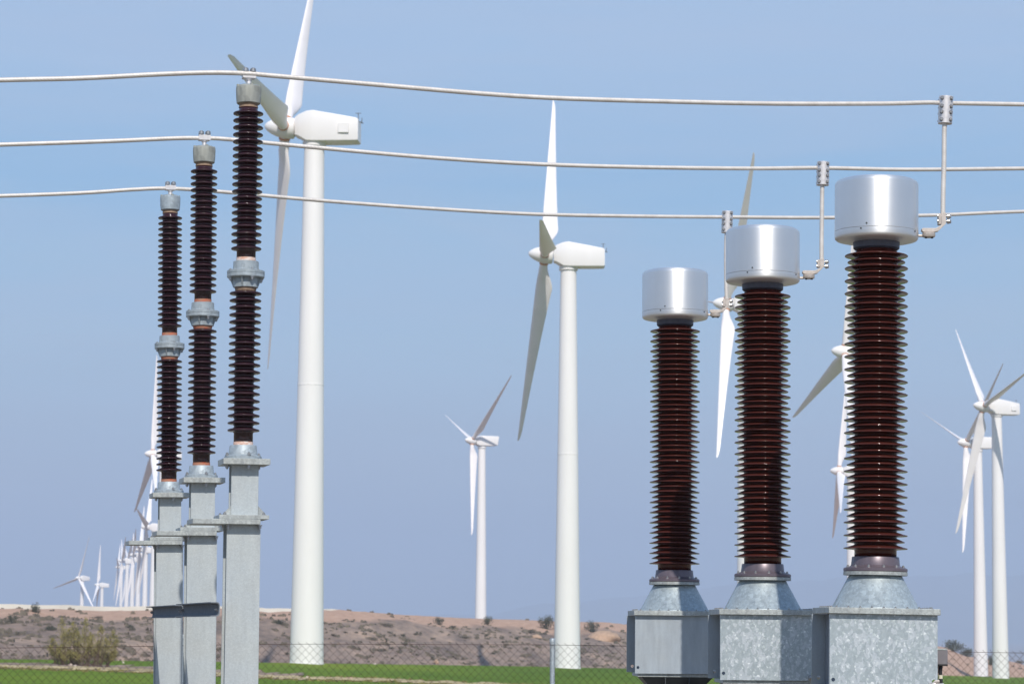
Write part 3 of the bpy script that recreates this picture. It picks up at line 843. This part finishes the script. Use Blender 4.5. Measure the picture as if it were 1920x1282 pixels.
    m.lathe([(pr(5), zs - .012), (pr(9), zs - .003), (pr(9), zs + .002)], 24)
    yc = .0
    m.prism(rrect(-pr(12.5), zs - .001, pr(12.5), pz(137.5), .006), 'y', -.030, .030)
    cl = m.build('clamp', ALU, rt, bevel=.002)
    for s_ in (-1, 1):
        m = MB(); m.cyl((s_ * pr(7.2), -.020, pz(137.7)), (s_ * pr(7.2), -.020, pz(134.5)), pr(4), n=20); m.cyl((s_ * pr(7.2), -.020, pz(136.5)), (s_ * pr(7.2), -.020, pz(130.5)), pr(5.6), pr(5.4), n=14); m.cyl((s_ * pr(7.2), -.020, pz(130.5)), (s_ * pr(7.2), -.020, pz(129)), pr(4.4), pr(3.2), n=14)
        m.cyl((s_ * pr(7.2), .020, pz(137.7)), (s_ * pr(7.2), .020, pz(129)), pr(4.6), n=6)
        m.build('clamp_bolt', STEEL, cl, smooth=35)
    return rt
YM, YF = 16.08, 17.98
posts = [make_post(466.5, 160, 449.5, 1250, YN, CEM_W, G_CAP, 'nearest and tallest insulator post, the right one of the three on the left'),
         make_post(383, 280, 374, 1250, YM, CEM_O, G_CAP, 'middle insulator post with orange joints, between its taller and shorter neighbours'),
         make_post(319.3, 373, 315, 1250, YF, CEM_O, G_CAST, 'farthest and shortest insulator post, the left one of the three on the left')]

# channel beams bolted between the columns
def beam(Y0, u0, v0t, v0b, Y1, u1, label):
    a = at(u0, (v0t + v0b) / 2, Y0); b = at(u1, 1146, Y1); b.z = a.z
    L = (b - a).length; h = (v0b - v0t) * Y0 / FPX
    ang = math.atan2(-(b.x - a.x), b.y - a.y)
    rt = empty('channel_beam', a, (0, 0, ang)); tag(rt, label, 'beam', 'channel beams linking the columns')
    t = .006; w = .052; r = .018
    out = [(0, -h / 2), (0, h / 2)]
    # C section open to -x with rounded outer corners
    o_ = []
    for cx, cy, a0 in ((-r, h / 2 - r, 0),): o_ += [(cx + r * math.cos(R(x)), cy + r * math.sin(R(x))) for x in (0, 30, 60, 90)]
    o_ += [(-w, h / 2), (-w, h / 2 - t)]
    r2 = r - t
    o_ += [(-r + r2 * math.cos(R(x)), h / 2 - r + r2 * math.sin(R(x))) for x in (90, 60, 30, 0)]
    low = [(x, -y) for x, y in reversed(o_)]
    MB().prism(o_ + low, 'y', 0, L).build('channel', SHADE, rt, smooth=35)
    for y in (.05, L - .05):
        m = MB(); bolt(m, (-t, y, 0), (-1, 0, 0), .009, .02); m.build('beam_bolt', STEEL, rt)
    return rt
beam(13.98, 412.5, 1128, 1155, 15.85, 345.0, 'grey steel channel beam running from the nearest column to the middle one')
beam(15.88, 344.0, 1133.5, 1157.5, 17.9, 287.5, 'grey steel channel beam running from the middle column to the farthest one')

# ------------------------------------------------------------------ instrument transformers (right)
YC = 15.3; KC = FPX / YC
def cz(v): return at(1643, v, YC).z
def cr(px): return px / KC
def make_ct(u1, v1, u2, v2, Y, coarse, label, extra=False):
    P1, P2 = at(u1, v1, Y), at(u2, v2, Y)
    dx = (P1.x - P2.x) / (P1.z - P2.z)
    rt = empty('instrument_transformer', (P2.x - dx * P2.z, Y, 0), (0, math.atan(dx), R(1.5)))
    tag(rt, label, 'transformer', 'three silver-capped instrument transformers')
    # tank
    zt, zs, zb = cz(338), cz(436), cz(452.5)
    r = cr(78.7)
    prof = [(r - .004, zs + .0008), (r, zs + .003)]
    for i in range(9):
        a = R(90 * i / 8); prof.append((r - .052 + .052 * math.cos(a), zt - .034 + .034 * math.sin(a)))
    prof += [(r * .5, zt + .003), (.01, zt + .004)]
    tank = MB().lathe(prof, 96).build('tank', TANK, rt, smooth=50)
    rb = [( .12, zb - .012), (r - .13, zb - .010), (r - .062, zb - .002), (r - .026, zb + .001), (r - .010, zb + .005), (r - .002, zb + .013), (r, zb + .021), (r + .001, zs - .010), (r + .001, zs - .0008), (r - .006, zs - .0008)]
    tb = MB().lathe(rb, 96).build('tank_base', TANK, rt, smooth=50)
    for a, dz in ((-121, -.010), (-113, .020), (-35, -.010)):
        m = MB(); d = Vector((math.cos(R(a)), math.sin(R(a)), 0)); p = d * (r - .002) + Vector((0, 0, zs + dz)); m.cyl(p, p + d * .006, .0052, n=10)
        m.build('screw', DARK, tank if dz > 0 else tb)
    MB().lathe([(.12, cz(470)), (cr(40), cz(469)), (cr(43.5), cz(466)), (cr(44), cz(454)), (.12, cz(451))], 64).build('neck', NECK, rt)
    # porcelain
    z0, z1 = cz(480.6), cz(1028); n = 47
    MB().lathe(shed_stack(z0, n, (z0 - z1) / (n - 1), cr(39.2), [cr(59.6), cr(54.4)], cz(468) - z0, z1 - cz(1043.5), 'sharp'), 80).build('insulator', PORC_R, rt, smooth=180)
    # collar with bolted flange
    zc0, zc1, zc2 = cz(1071.5), cz(1064), cz(1043.5)
    cl = MB().lathe([(cr(58), zc0), (cr(59.5), zc0 + .004), (cr(59.5), zc1 - .006), (cr(57), zc1), (cr(49), zc1 + .005), (cr(45.5), zc1 + .014), (cr(43.8), zc2 - .004), (cr(43), zc2), (cr(38), zc2)], 72).build('collar', COLLAR, rt, smooth=40)
    for k in range(12):
        a = k * PI / 6 + .12; m = MB(); bolt(m, (cr(53) * math.cos(a), cr(53) * math.sin(a), zc1 - .001), (0, 0, 1), .0075, .017); m.build('collar_bolt', STEEL, cl)
    zf = cz(1078.5)
    MB().lathe([(cr(50), zf), (cr(59), zf), (cr(59.6), zf + .002), (cr(59.6), zc0 - .002), (cr(59), zc0 - .0005), (cr(50), zc0 - .0005)], 72).build('flange_plate', G_PLATE, rt)
    YFR = YC - .32
    def fz(v): return at(1643, v, YFR).z
    zl1, zl0, zbm = 1.852 + .008, 1.815 + .008, 1.388
    MB().lathe([(cr(84), zl1 + .0005), (cr(83.5), zl1 + .004), (cr(80), zl1 + .010), (cr(49.5), zf - .004), (cr(47), zf)], 80).build('cone', G_CONE, rt)
    W = .322; Dp = .295
    lid = MB().box((0, 0, (zl0 + zl1) / 2), (2 * W + .024, 2 * Dp + .07, zl1 - zl0)).build('lid', G_PLATE, rt, bevel=.003)
    m = MB()
    for k in range(9):
        x = -W + .04 + k * (2 * W - .08) / 8
        for y in (-Dp + .0, Dp - .0): bolt(m, (x, y, zl1), (0, 0, 1), .006, .011)
    for k in range(1, 8):
        y = -Dp + k * (2 * Dp) / 8
        for x in (-W + .02, W - .02): bolt(m, (x, y, zl1), (0, 0, 1), .006, .011)
    o_ = m.build('lid_bolts', STEEL, lid); o_['kind'] = 'stuff'; o_['label'] = 'row of small bolt heads round the lid edge'
    inset = .06
    body = MB().box((0, 0, (zl0 + zbm) / 2), (2 * (W - inset), 2 * Dp - .03, zl0 - zbm - .002)).build('housing', SHADE, rt, bevel=.004)
    hl = [circ(-W + .022, zbm + .045, .0115), circ(W - .022, zbm + .045, .0115)]
    pm_ = SPANGLE if coarse else G_PANEL
    MB().prism([(-W, zbm), (W, zbm), (W, zl0 - .001), (-W, zl0 - .001)], 'y', -Dp, -Dp + .008, hl).build('front_panel', pm_, rt, smooth=20)
    for s_ in (-1, 1):
        MB().box((s_ * (W - .003), -Dp + .0215, (zl0 + zbm) / 2), (.006, .027, zl0 - zbm - .004)).build('panel_lip', G_PANEL, rt)
    MB().prism([(-W - .022, zbm), (W, zbm), (W, zl0 - .001), (-W - .022, zl0 - .001)], 'y', Dp - .008, Dp, hl).build('rear_panel', G_PANEL, rt, smooth=20)
    MB().box((0, 0, zbm - .013), (2 * W - .04, 2 * Dp - .04, .024)).build('bottom_frame', G_PLATE, rt, bevel=.002)
    # hopper-shaped foot and its column, mostly below the picture edge
    m = MB(); a, b = .27, .10; zt2, zb2 = zbm - .026, zbm - .22
    vs = [(-a, -a, zt2), (a, -a, zt2), (a, a, zt2), (-a, a, zt2), (-b, -b, zb2), (b, -b, zb2), (b, b, zb2), (-b, b, zb2)]
    m.add(vs, [(0, 1, 5, 4), (1, 2, 6, 5), (2, 3, 7, 6), (3, 0, 4, 7), (3, 2, 1, 0), (4, 5, 6, 7)])
    for x in (-.09, .09): m.prism([(x - .25 * 0, zb2)] and [(-.27, zt2), (-.09, zb2), (-.275, zb2 + .12)], 'x', x - .004, x + .004)
    m.build('support_bracket', DARK, rt)
    MB().box((0, 0, zb2 / 2), (.18, .18, zb2)).build('support_column', G_COL, rt, bevel=.004)
    MB().box((0, 0, .012), (.36, .36, .024)).build('foot_plate', G_PLATE, rt)
    # cable gland at the lower right of the housing
    m = MB(); gy = -Dp - .0005
    m.cyl((W - .055, gy - .03, zbm + .018), (W - .02, gy - .03, zbm + .024), .018, n=16); m.cyl((W - .02, gy - .03, zbm + .024), (W + .03, gy - .03, zbm + .026), .012, .012, n=14)
    gl = m.build('cable_gland', STEEL, rt, smooth=35)
    m = MB(); m.tube([(W - .035, gy - .03, zbm + .026), (W - .02, gy - .03, zbm + .043), (W + .004, gy - .03, zbm + .047)], .010, n=10); m.build('gland_cap', ALU2, gl)
    m = MB(); m.tube([(W + .02, gy - .03, zbm + .026), (W + .05, gy - .02, zbm + .02), (W + .07, gy, zbm - .05), (W + .05, gy + .03, zbm - .3), (W - .1, gy + .1, zbm - .6)], .009, n=10); m.build('gland_cable', RUBBER, rt)
    if extra:
        jb = MB().box((W + .020 + .036, -.12, fz(1229.5)), (.066, .07, .088)).build('junction_box', BOXGREY, rt, bevel=.005)
        MB().box((W + .056, -.12, fz(1229.5) - .047), (.068, .072, .010)).build('box_gasket', RUBBER, jb, bevel=.003)
        MB().box((W + .055, -.12, fz(1229.5) + .0455), (.058, .075, .010)).build('box_cover', G_PLATE, jb, bevel=.002)
        MB().box((W + .010, -.12, fz(1229.5)), (.02, .05, .06)).build('box_bracket', DARK, jb)
        m = MB(); m.tube([(W + .055, -.12, fz(1243)), (W + .05, -.12, fz(1258)), (W + .054, -.12, fz(1275)), (W + .045, -.12, fz(1300)), (W - .05, -.1, 1.0), (.12, -.05, .6), (.12, -.05, .1)], .012, n=12); c_ = m.build('conduit', RUBBER, jb)
        MB().tube([(W + .036, -.12, fz(1244)), (W + .030, -.12, fz(1262)), (W + .033, -.12, fz(1290))], .006, n=8).build('conduit', RUBBER, jb)
        MB().lathe([(.0128, -.011), (.0128, .011)], 16, c=(W + .052, -.12, fz(1267))).build('cable_label', STICK, c_)
    # side terminal of the tank
    MB().cyl((r - .01, 0, cz(440)), (r + .03, 0, cz(440)), .0085, n=16).build('terminal_pin', ALU2, tb)
    return rt, P1.x + (0), dx
CTS = [(1643.5, 390, 1641.5, 1060, YC, True, 'nearest and largest instrument transformer, the rightmost one, with a grey junction box on its side', True),
       (1430.0, 475, 1430.0, 1075, 17.24, True, 'middle instrument transformer, between the larger and the smaller one', False),
       (1266.0, 550, 1264.5, 1085, 19.35, False, 'farthest and smallest instrument transformer, with a plain unspotted front panel', False)]
for a in CTS: make_ct(*a)

# ------------------------------------------------------------------ cables and droppers
def cat(pts, n=6):
    out = []
    P = [pts[0]] + pts + [pts[-1]]
    for i in range(1, len(P) - 2):
        for k in range(n):
            t = k / n; a, b, c, d = P[i - 1], P[i], P[i + 1], P[i + 2]
            out.append(tuple(.5 * ((2 * b[j]) + (-a[j] + c[j]) * t + (2 * a[j] - 5 * b[j] + 4 * c[j] - d[j]) * t * t + (-a[j] + 3 * b[j] - 3 * c[j] + d[j]) * t ** 3) for j in range(2)))
    out.append(pts[-1]); return out
def cable(pts, uL, YL, uR, YR, label):
    """line in plan from the post clamp to the transformer clamp; heights follow the sag"""
    A, B = at(uL, 600, YL), at(uR, 600, YR)
    W = []
    for u, v in cat(pts):
        # intersect the view ray's plan direction with the plan line A-B
        d = at(u, v, 1.0) - EP
        k = (B.x - A.x), (B.y - A.y)
        den = d.x * k[1] - d.y * k[0]
        t = (A.x * k[1] - A.y * k[0]) / den
        W.append(EP + d * t)
    o = MB().tube(W, .0143, n=12).build('overhead_cable', CABLE)
    tag(o, label, 'cable', 'overhead aluminium cables'); return o
cable([(-1000, 178), (-400, 161), (0, 150.5), (150, 147), (300, 139.5), (400, 136.5), (466, 138.5), (520, 143), (700, 158.5), (900, 175.5), (1050, 184.5), (1250, 190.5), (1450, 194.5), (1650, 194.5), (1740, 192.5), (1772, 193.5), (1920, 196), (2300, 203), (3200, 190)], 466, YN - .02, 1772, YC + .01, 'highest overhead cable, clamped on the nearest insulator post')
cable([(-1000, 300), (-400, 283), (0, 271.5), (200, 265), (330, 259.5), (383, 259.5), (430, 261.5), (600, 277.5), (800, 295), (1000, 307.5), (1200, 313.5), (1400, 316), (1543, 315), (1700, 318), (1920, 316), (2300, 312), (3200, 290)], 383, YM - .02, 1543, 17.25, 'middle overhead cable, clamped on the middle insulator post')
cable([(-1000, 395), (-400, 380), (0, 367.5), (150, 362), (250, 355.5), (319, 353.5), (420, 360), (600, 376), (800, 390.5), (1000, 401.5), (1200, 405.5), (1363, 407), (1560, 408), (1725, 404), (1780, 402.5), (1920, 396.5), (2300, 385), (3200, 350)], 319, YF - .02, 1363, 19.36, 'lowest overhead cable, clamped on the farthest insulator post')

def dropper(uc, vt, vb, lean, drop, vlug, tank_u, vpin, Y, label):
    """T clamp on the cable, hanging conductor, and bent lug on the tank terminal; built in metres round the clamp centre"""
    C0 = at(uc, (vt + vb) / 2, Y + .0); k = FPX / Y
    rt = empty('cable_dropper', C0, (0, 0, 0)); tag(rt, label, 'connector', 'clamped droppers from cable to transformer')
    def L(u, v, dy=0): return at(u, v, Y + dy) - C0
    hw, hh = .0425, (vb - vt) / k / 2
    # half-round clamp body, front and rear shell
    sec = []
    for i in range(13):
        a = R(-70 + 140 * i / 12); sec.append((hw * math.sin(a) / math.sin(R(70)), -.012 - .024 * (math.cos(a) - math.cos(R(70))) / (1 - math.cos(R(70)))))
    m = MB(); m.prism(sec + [(hw, .0), (-hw, .0)], 'z', -hh + .001, hh - .001)
    body = m.build('clamp_shell', ALU, rt, smooth=50, bevel=.006, seg=3)
    m = MB(); m.prism([(x, -y + .003) for x, y in reversed(sec)] + [(-hw, .003), (hw, .003)], 'z', -hh * .98 - .003, hh * .98 - .003)
    rear = m.build('clamp_shell', ALU, rt, smooth=50, bevel=.006, seg=3)
    for i, fz_ in enumerate((.80, .22, -.22, -.76)):
        for s_ in (-1, 1):
            m = MB(); q = Vector((s_ * hw * .64, -.0255, fz_ * hh)); d = Vector((s_ * .25, -1, -.05)).normalized()
            m.cyl(q, q + d * .005, .0122, n=20); m.build('bolt_seat', NECK, body)
            m = MB(); q2 = q + d * .004; m.cyl(q2, q2 + d * .007, .0096, n=18); m.cyl(q2 + d * .007, q2 + d * .016, .0088, .0072, n=8); m.build('clamp_bolt', STEEL, body)
            m = MB(); q3 = Vector((s_ * hw * .75, .026, fz_ * hh)); m.cyl(q3, q3 + Vector((s_ * .2, 1, 0)) * .012, .009, n=8); m.build('clamp_bolt', STEEL, rear)
    body.rotation_euler = rear.rotation_euler = (0, lean, 0)
    # hanging conductor
    pts = [L(u, v) for u, v in drop]
    cc = [tuple(Vector(p)) for p in pts]
    W = []
    Q = [Vector(cc[0])] + [Vector(c) for c in cc] + [Vector(cc[-1])]
    for i in range(1, len(Q) - 2):
        for j in range(6):
            t = j / 6; a, b, c, d = Q[i - 1], Q[i], Q[i + 1], Q[i + 2]
            W.append(.5 * (2 * b + (c - a) * t + (2 * a - 5 * b + 4 * c - d) * t * t + (3 * b - a - 3 * c + d) * t ** 3))
    W.append(Q[-1]); MB().tube(W, .0152, n=12).build('conductor', CABLE, rt)
    # lug: vertical tongue, slanted neck, horizontal tongue
    ue, ve = drop[-1]
    f = k / KC
    X0_, Z0_ = L(ue, ve).x, L(ue, ve).z
    tz = L(tank_u, vpin).z; tx = L(tank_u, vpin).x
    th = .0145
    xv = X0_ + .002
    h_t = .095
    zl = tz + .038
    poly = [(xv - th, Z0_ + .004), (xv + th, Z0_ + .004), (xv + th, zl + .026), (xv - .030, zl - .022), (xv - .070, zl - .030), (tx + .016, zl - .030), (tx + .006, zl - .018), (tx + .010, zl - .004), (tx + .02, zl), (xv - .042, zl), (xv - th, zl + .024)]
    poly = [(xv - th, Z0_ + .004), (xv + th, Z0_ + .004), (xv + th, zl + .030), (xv - .034, zl - .018), (xv - .058, zl - .024), (tx + .022, zl - .024), (tx + .012, zl - .016), (tx + .012, zl - .004), (tx + .020, zl + .002), (xv - .048, zl + .002), (xv - th, zl + .022)]
    lug = MB().prism(poly, 'y', -.014, .022).build('terminal_lug', ALU2, rt, bevel=.003)
    MB().box((xv - th - .009, .012, (Z0_ + zl + .02) / 2), (.017, .055, abs(Z0_ - zl) - .03)).build('lug_plate', ALU2, lug, bevel=.003)
    for zz in (.030, .062):
        m = MB(); p = Vector((xv + th, .004, Z0_ - zz + .012)); m.cyl(p, p + Vector((.010, 0, 0)), .006, n=12); m.cyl(p + Vector((.008, 0, 0)), p + Vector((.022, 0, 0)), .0155, .0155, n=20); m.cyl(p + Vector((.022, 0, 0)), p + Vector((.033, 0, 0)), .0135, .012, n=10)
        m.cyl(Vector((xv - th - .018, -.012, Z0_ - zz + .012)), Vector((xv - th - .026, -.012, Z0_ - zz + .012)), .0085, n=8)
        m.build('lug_bolt', STEEL, lug, smooth=35)
    m = MB(); cx_ = (tx + .016 + xv - .05) / 2; rr = (xv - .05 - tx - .016) / 2 - .001
    m.lathe([(rr * .6, -.030), (rr * .93, -.026), (rr, -.018), (rr, -.003), (rr * .9, 0)], 32, c=(cx_, .0, zl - .027)); m.build('terminal_nut', ALU2, lug, smooth=35)
    for dx_ in (-.5, .45):
        m = MB(); m.lathe([(.006, -.008), (.008, -.006), (.008, 0)], 12, c=(cx_ + rr * dx_, -rr * .3, zl - .055)); m.build('nut_bolt', DARK, lug)
    return rt
dropper(1773, 180, 233, R(3), [(1772, 228), (1770.5, 245), (1770, 300), (1768.5, 360), (1768, 400)], 0, 1724, 440, YC, 'longest dropper, from the highest cable to the nearest transformer')
dropper(1543, 303, 348, R(2), [(1542, 343), (1541.5, 360), (1541, 400), (1540.5, 450), (1540.5, 486)], 0, 1501, 518, 17.24, 'middle dropper, from the middle cable to the middle transformer')
dropper(1363.5, 395.5, 437, R(2), [(1363, 430), (1361.5, 450), (1361, 490), (1361.5, 530), (1362.5, 560)], 0, 1328, 590, 19.35, 'shortest-looking dropper, from the lowest cable to the farthest transformer')

# ------------------------------------------------------------------ chain-link fence
FP = [(-1043, 21.0), (-350, 21.5), (343, 22.0), (1036, 22.5), (1729, 22.9), (2422, 23.3)]
FTOP = [(-1043, 1219), (-350, 1217), (0, 1214), (280, 1211), (343, 1209), (500, 1206.8), (700, 1206.6), (850, 1207.8), (1036, 1208), (1150, 1210), (1400, 1215), (1600, 1218), (1729, 1219.5), (1800, 1221.5), (1920, 1223.5), (2422, 1229)]
fr = empty('chain_link_fence', (at(1036, 1200, 22.5).x, 22.5, 0)); tag(fr, 'rusty chain-link fence on thin steel posts behind the equipment', 'fence')
def fpt(u):
    for (a, ya), (b, yb) in zip(FP, FP[1:]):
        if u <= b or b == FP[-1][0]:
            t = (u - a) / (b - a); A, B = at(a, 1200, ya), at(b, 1200, yb)
            # interpolate in plan
            d = at(u, interp(FTOP, u), 1.0) - EP; kx, ky = B.x - A.x, B.y - A.y
            tt = (A.x * ky - A.y * kx) / (d.x * ky - d.y * kx)
            return EP + d * tt
fo = Vector(fr.location)
path = [fpt(u) for u in range(-1040, 2421, 20)]
# resample by length at the half mesh pitch
step = .0349; P = [path[0]]; acc = 0
dist = [0]
for a, b in zip(path, path[1:]): dist.append(dist[-1] + (b - a).length)
tot = dist[-1]; nW = int(tot / step)
res = []; j = 0
for i in range(nW + 1):
    s_ = i * step
    while j < len(dist) - 2 and dist[j + 1] < s_: j += 1
    t = (s_ - dist[j]) / (dist[j + 1] - dist[j]); res.append(path[j].lerp(path[j + 1], t))
mb = MB(); r_ = .00185; rows = 44; rnd = random.Random(3)
offs = [rnd.gauss(0, .0015) for _ in res]
for i in range(nW):
    a, b = res[i], res[i + 1]
    pts = []
    for k in range(rows):
        top = a if (k + i) % 2 else b
        zz = top.z + .021 - (k) * step + offs[i] 
        yy = .002 * (1 if k % 2 else -1)
        if k == 0 and (i % 2 == 0): continue
        pts.append(Vector((top.x + .0009 * (1 if (k + i) % 2 else -1), top.y + yy, max(.02, zz))) - fo)
    mb.tube(pts, r_, n=3, cap=False)
mb.build('wire_mesh', WIRE, fr, smooth=60)
for dz in (0.0, -.75, -1.45):
    MB().tube([p + Vector((0, -.004, dz)) - fo for p in res[::12]], .0022, n=5).build('tension_wire', WIRE, fr)
for u, Y in FP[1:5]:
    p = at(u, 1197.5, Y); h = p.z if u != 343 else at(u, 1190.5, Y).z
    m = MB(); q = Vector((p.x, Y + .02, 0)) - fo
    m.cyl(q, q + Vector((0, 0, h)), .0225, n=20)
    po = m.build('fence_post', POSTG, fr)
    MB().lathe([(.0245, h - .03), (.0245, h - .002), (.020, h + .006), (.005, h + .009)], 20, c=(q.x, q.y, 0)).build('post_cap', POSTG, po)
    MB().lathe([(.0243, 0), (.0243, .016)], 16, c=(q.x, q.y, at(u, 1208, Y).z - .01)).build('tie_band', POSTG, po)

# ------------------------------------------------------------------ haze
m = bpy.data.materials.new('haze'); m.use_nodes = True; t = m.node_tree
for n_ in list(t.nodes):
    if n_.type != 'OUTPUT_MATERIAL': t.nodes.remove(n_)
pv = t.nodes.new('ShaderNodeVolumePrincipled'); pv.inputs['Density'].default_value = HAZE = 2.2e-4
pv.inputs['Color'].default_value = (.60, .72, .90, 1)
pv.inputs['Anisotropy'].default_value = 0.0
t.links.new(pv.outputs[0], [n_ for n_ in t.nodes if n_.type == 'OUTPUT_MATERIAL'][0].inputs['Volume'])
o = MB().box((0, 0, 200), (30400, 30400, 540)).build('haze', m, smooth=0); tag(o, 'thin blue distance haze', kind='stuff')

# ------------------------------------------------------------------ light and sky
EL, AZ = 43.0, -7.8      # the sun stands behind the camera, a little to the right
sd = Vector((math.sin(R(AZ)) * math.cos(R(EL)), math.cos(R(AZ)) * math.cos(R(EL)), -math.sin(R(EL))))   # travel direction
sun = bpy.data.lights.new('sun', 'SUN'); sun.energy = 4.2; sun.angle = R(.53); sun.color = (1.0, .945, .87)
so = bpy.data.objects.new('sun', sun); COL.objects.link(so); so.rotation_euler = sd.to_track_quat('-Z', 'Y').to_euler(); so.location = (20, -60, 60)
w = bpy.data.worlds.new('World'); S.world = w; w.use_nodes = True; t = w.node_tree
bg = t.nodes['Background']; bg.inputs[1].default_value = 1.0
sky = t.nodes.new('ShaderNodeTexSky'); sky.sky_type = 'NISHITA'; sky.sun_disc = False; sky.sun_elevation = R(EL)
src = -sd; sky.sun_rotation = math.atan2(src.x, src.y); sky.air_density = 1.0; sky.dust_density = 1.5; sky.ozone_density = 2.0
def nd(ty, **k):
    o = t.nodes.new(ty)
    for a, v in k.items(): setattr(o, a, v)
    return o
sc = nd('ShaderNodeMix', data_type='RGBA', blend_type='MULTIPLY'); sc.inputs[0].default_value = 1; sc.inputs[7].default_value = (.085, .085, .085, 1)
t.links.new(sky.outputs[0], sc.inputs[6])
tc = nd('ShaderNodeTexCoord'); sx = nd('ShaderNodeSeparateXYZ'); t.links.new(tc.outputs['Generated'], sx.inputs[0])
mp = nd('ShaderNodeMapping'); mp.inputs['Scale'].default_value = (3.2, 3.2, 22); mp.inputs['Rotation'].default_value = (0, R(1.2), 0); t.links.new(tc.outputs['Generated'], mp.inputs[0])
nz = nd('ShaderNodeTexNoise'); nz.inputs['Scale'].default_value = 1.6; nz.inputs['Detail'].default_value = 5; nz.inputs['Roughness'].default_value = .55; t.links.new(mp.outputs[0], nz.inputs['Vector'])
wob = nd('ShaderNodeMath', operation='MULTIPLY_ADD'); t.links.new(nz.outputs[0], wob.inputs[0]); wob.inputs[1].default_value = .075; t.links.new(sx.outputs[2], wob.inputs[2])
rp = nd('ShaderNodeValToRGB'); t.links.new(wob.outputs[0], rp.inputs[0])
# position = sin(elevation) + about 0.025
STOPS = [(.0, (.265, .325, .475)), (.05, (.285, .360, .510)), (.095, (.420, .530, .680)), (.145, (.420, .615, .815)), (.18, (.370, .600, .850)), (.215, (.295, .555, .860)), (.262, (.425, .605, .865)), (.33, (.38, .55, .82)), (.6, (.27, .43, .70)), (1.0, (.20, .34, .62))]
e = rp.color_ramp.elements
while len(e) < len(STOPS): e.new(.5)
for i, (p, c) in enumerate(STOPS): e[i].position = p; e[i].color = (*c, 1)
mx = nd('ShaderNodeMix', data_type='RGBA'); mx.inputs[0].default_value = .9
t.links.new(sc.outputs[2], mx.inputs[6]); t.links.new(rp.outputs[0], mx.inputs[7]); 
# faint high cirrus veil
mp2 = nd('ShaderNodeMapping'); mp2.inputs['Scale'].default_value = (2.0, 2.0, 14); mp2.inputs['Rotation'].default_value = (0, R(-3), R(20)); t.links.new(tc.outputs['Generated'], mp2.inputs[0])
nz2 = nd('ShaderNodeTexNoise'); nz2.inputs['Scale'].default_value = 2.6; nz2.inputs['Detail'].default_value = 7; nz2.inputs['Roughness'].default_value = .6; nz2.inputs['Distortion'].default_value = .6; t.links.new(mp2.outputs[0], nz2.inputs['Vector'])
cr_ = nd('ShaderNodeValToRGB'); cr_.color_ramp.elements[0].position = .42; cr_.color_ramp.elements[1].position = .78
cr_.color_ramp.elements[1].color = (.34, .34, .34, 1); t.links.new(nz2.outputs[0], cr_.inputs[0])
mv = nd('ShaderNodeMix', data_type='RGBA'); t.links.new(cr_.outputs[0], mv.inputs[0]); t.links.new(mx.outputs[2], mv.inputs[6]); mv.inputs[7].default_value = (.50, .58, .76, 1)
t.links.new(mv.outputs[2], bg.inputs[0])

S.render.engine = 'CYCLES'
S.cycles.volume_bounces = 1; S.cycles.volume_step_rate = 1
S.view_settings.view_transform = 'Standard'; S.view_settings.look = 'None'; S.view_settings.exposure = 0; S.view_settings.gamma = 1
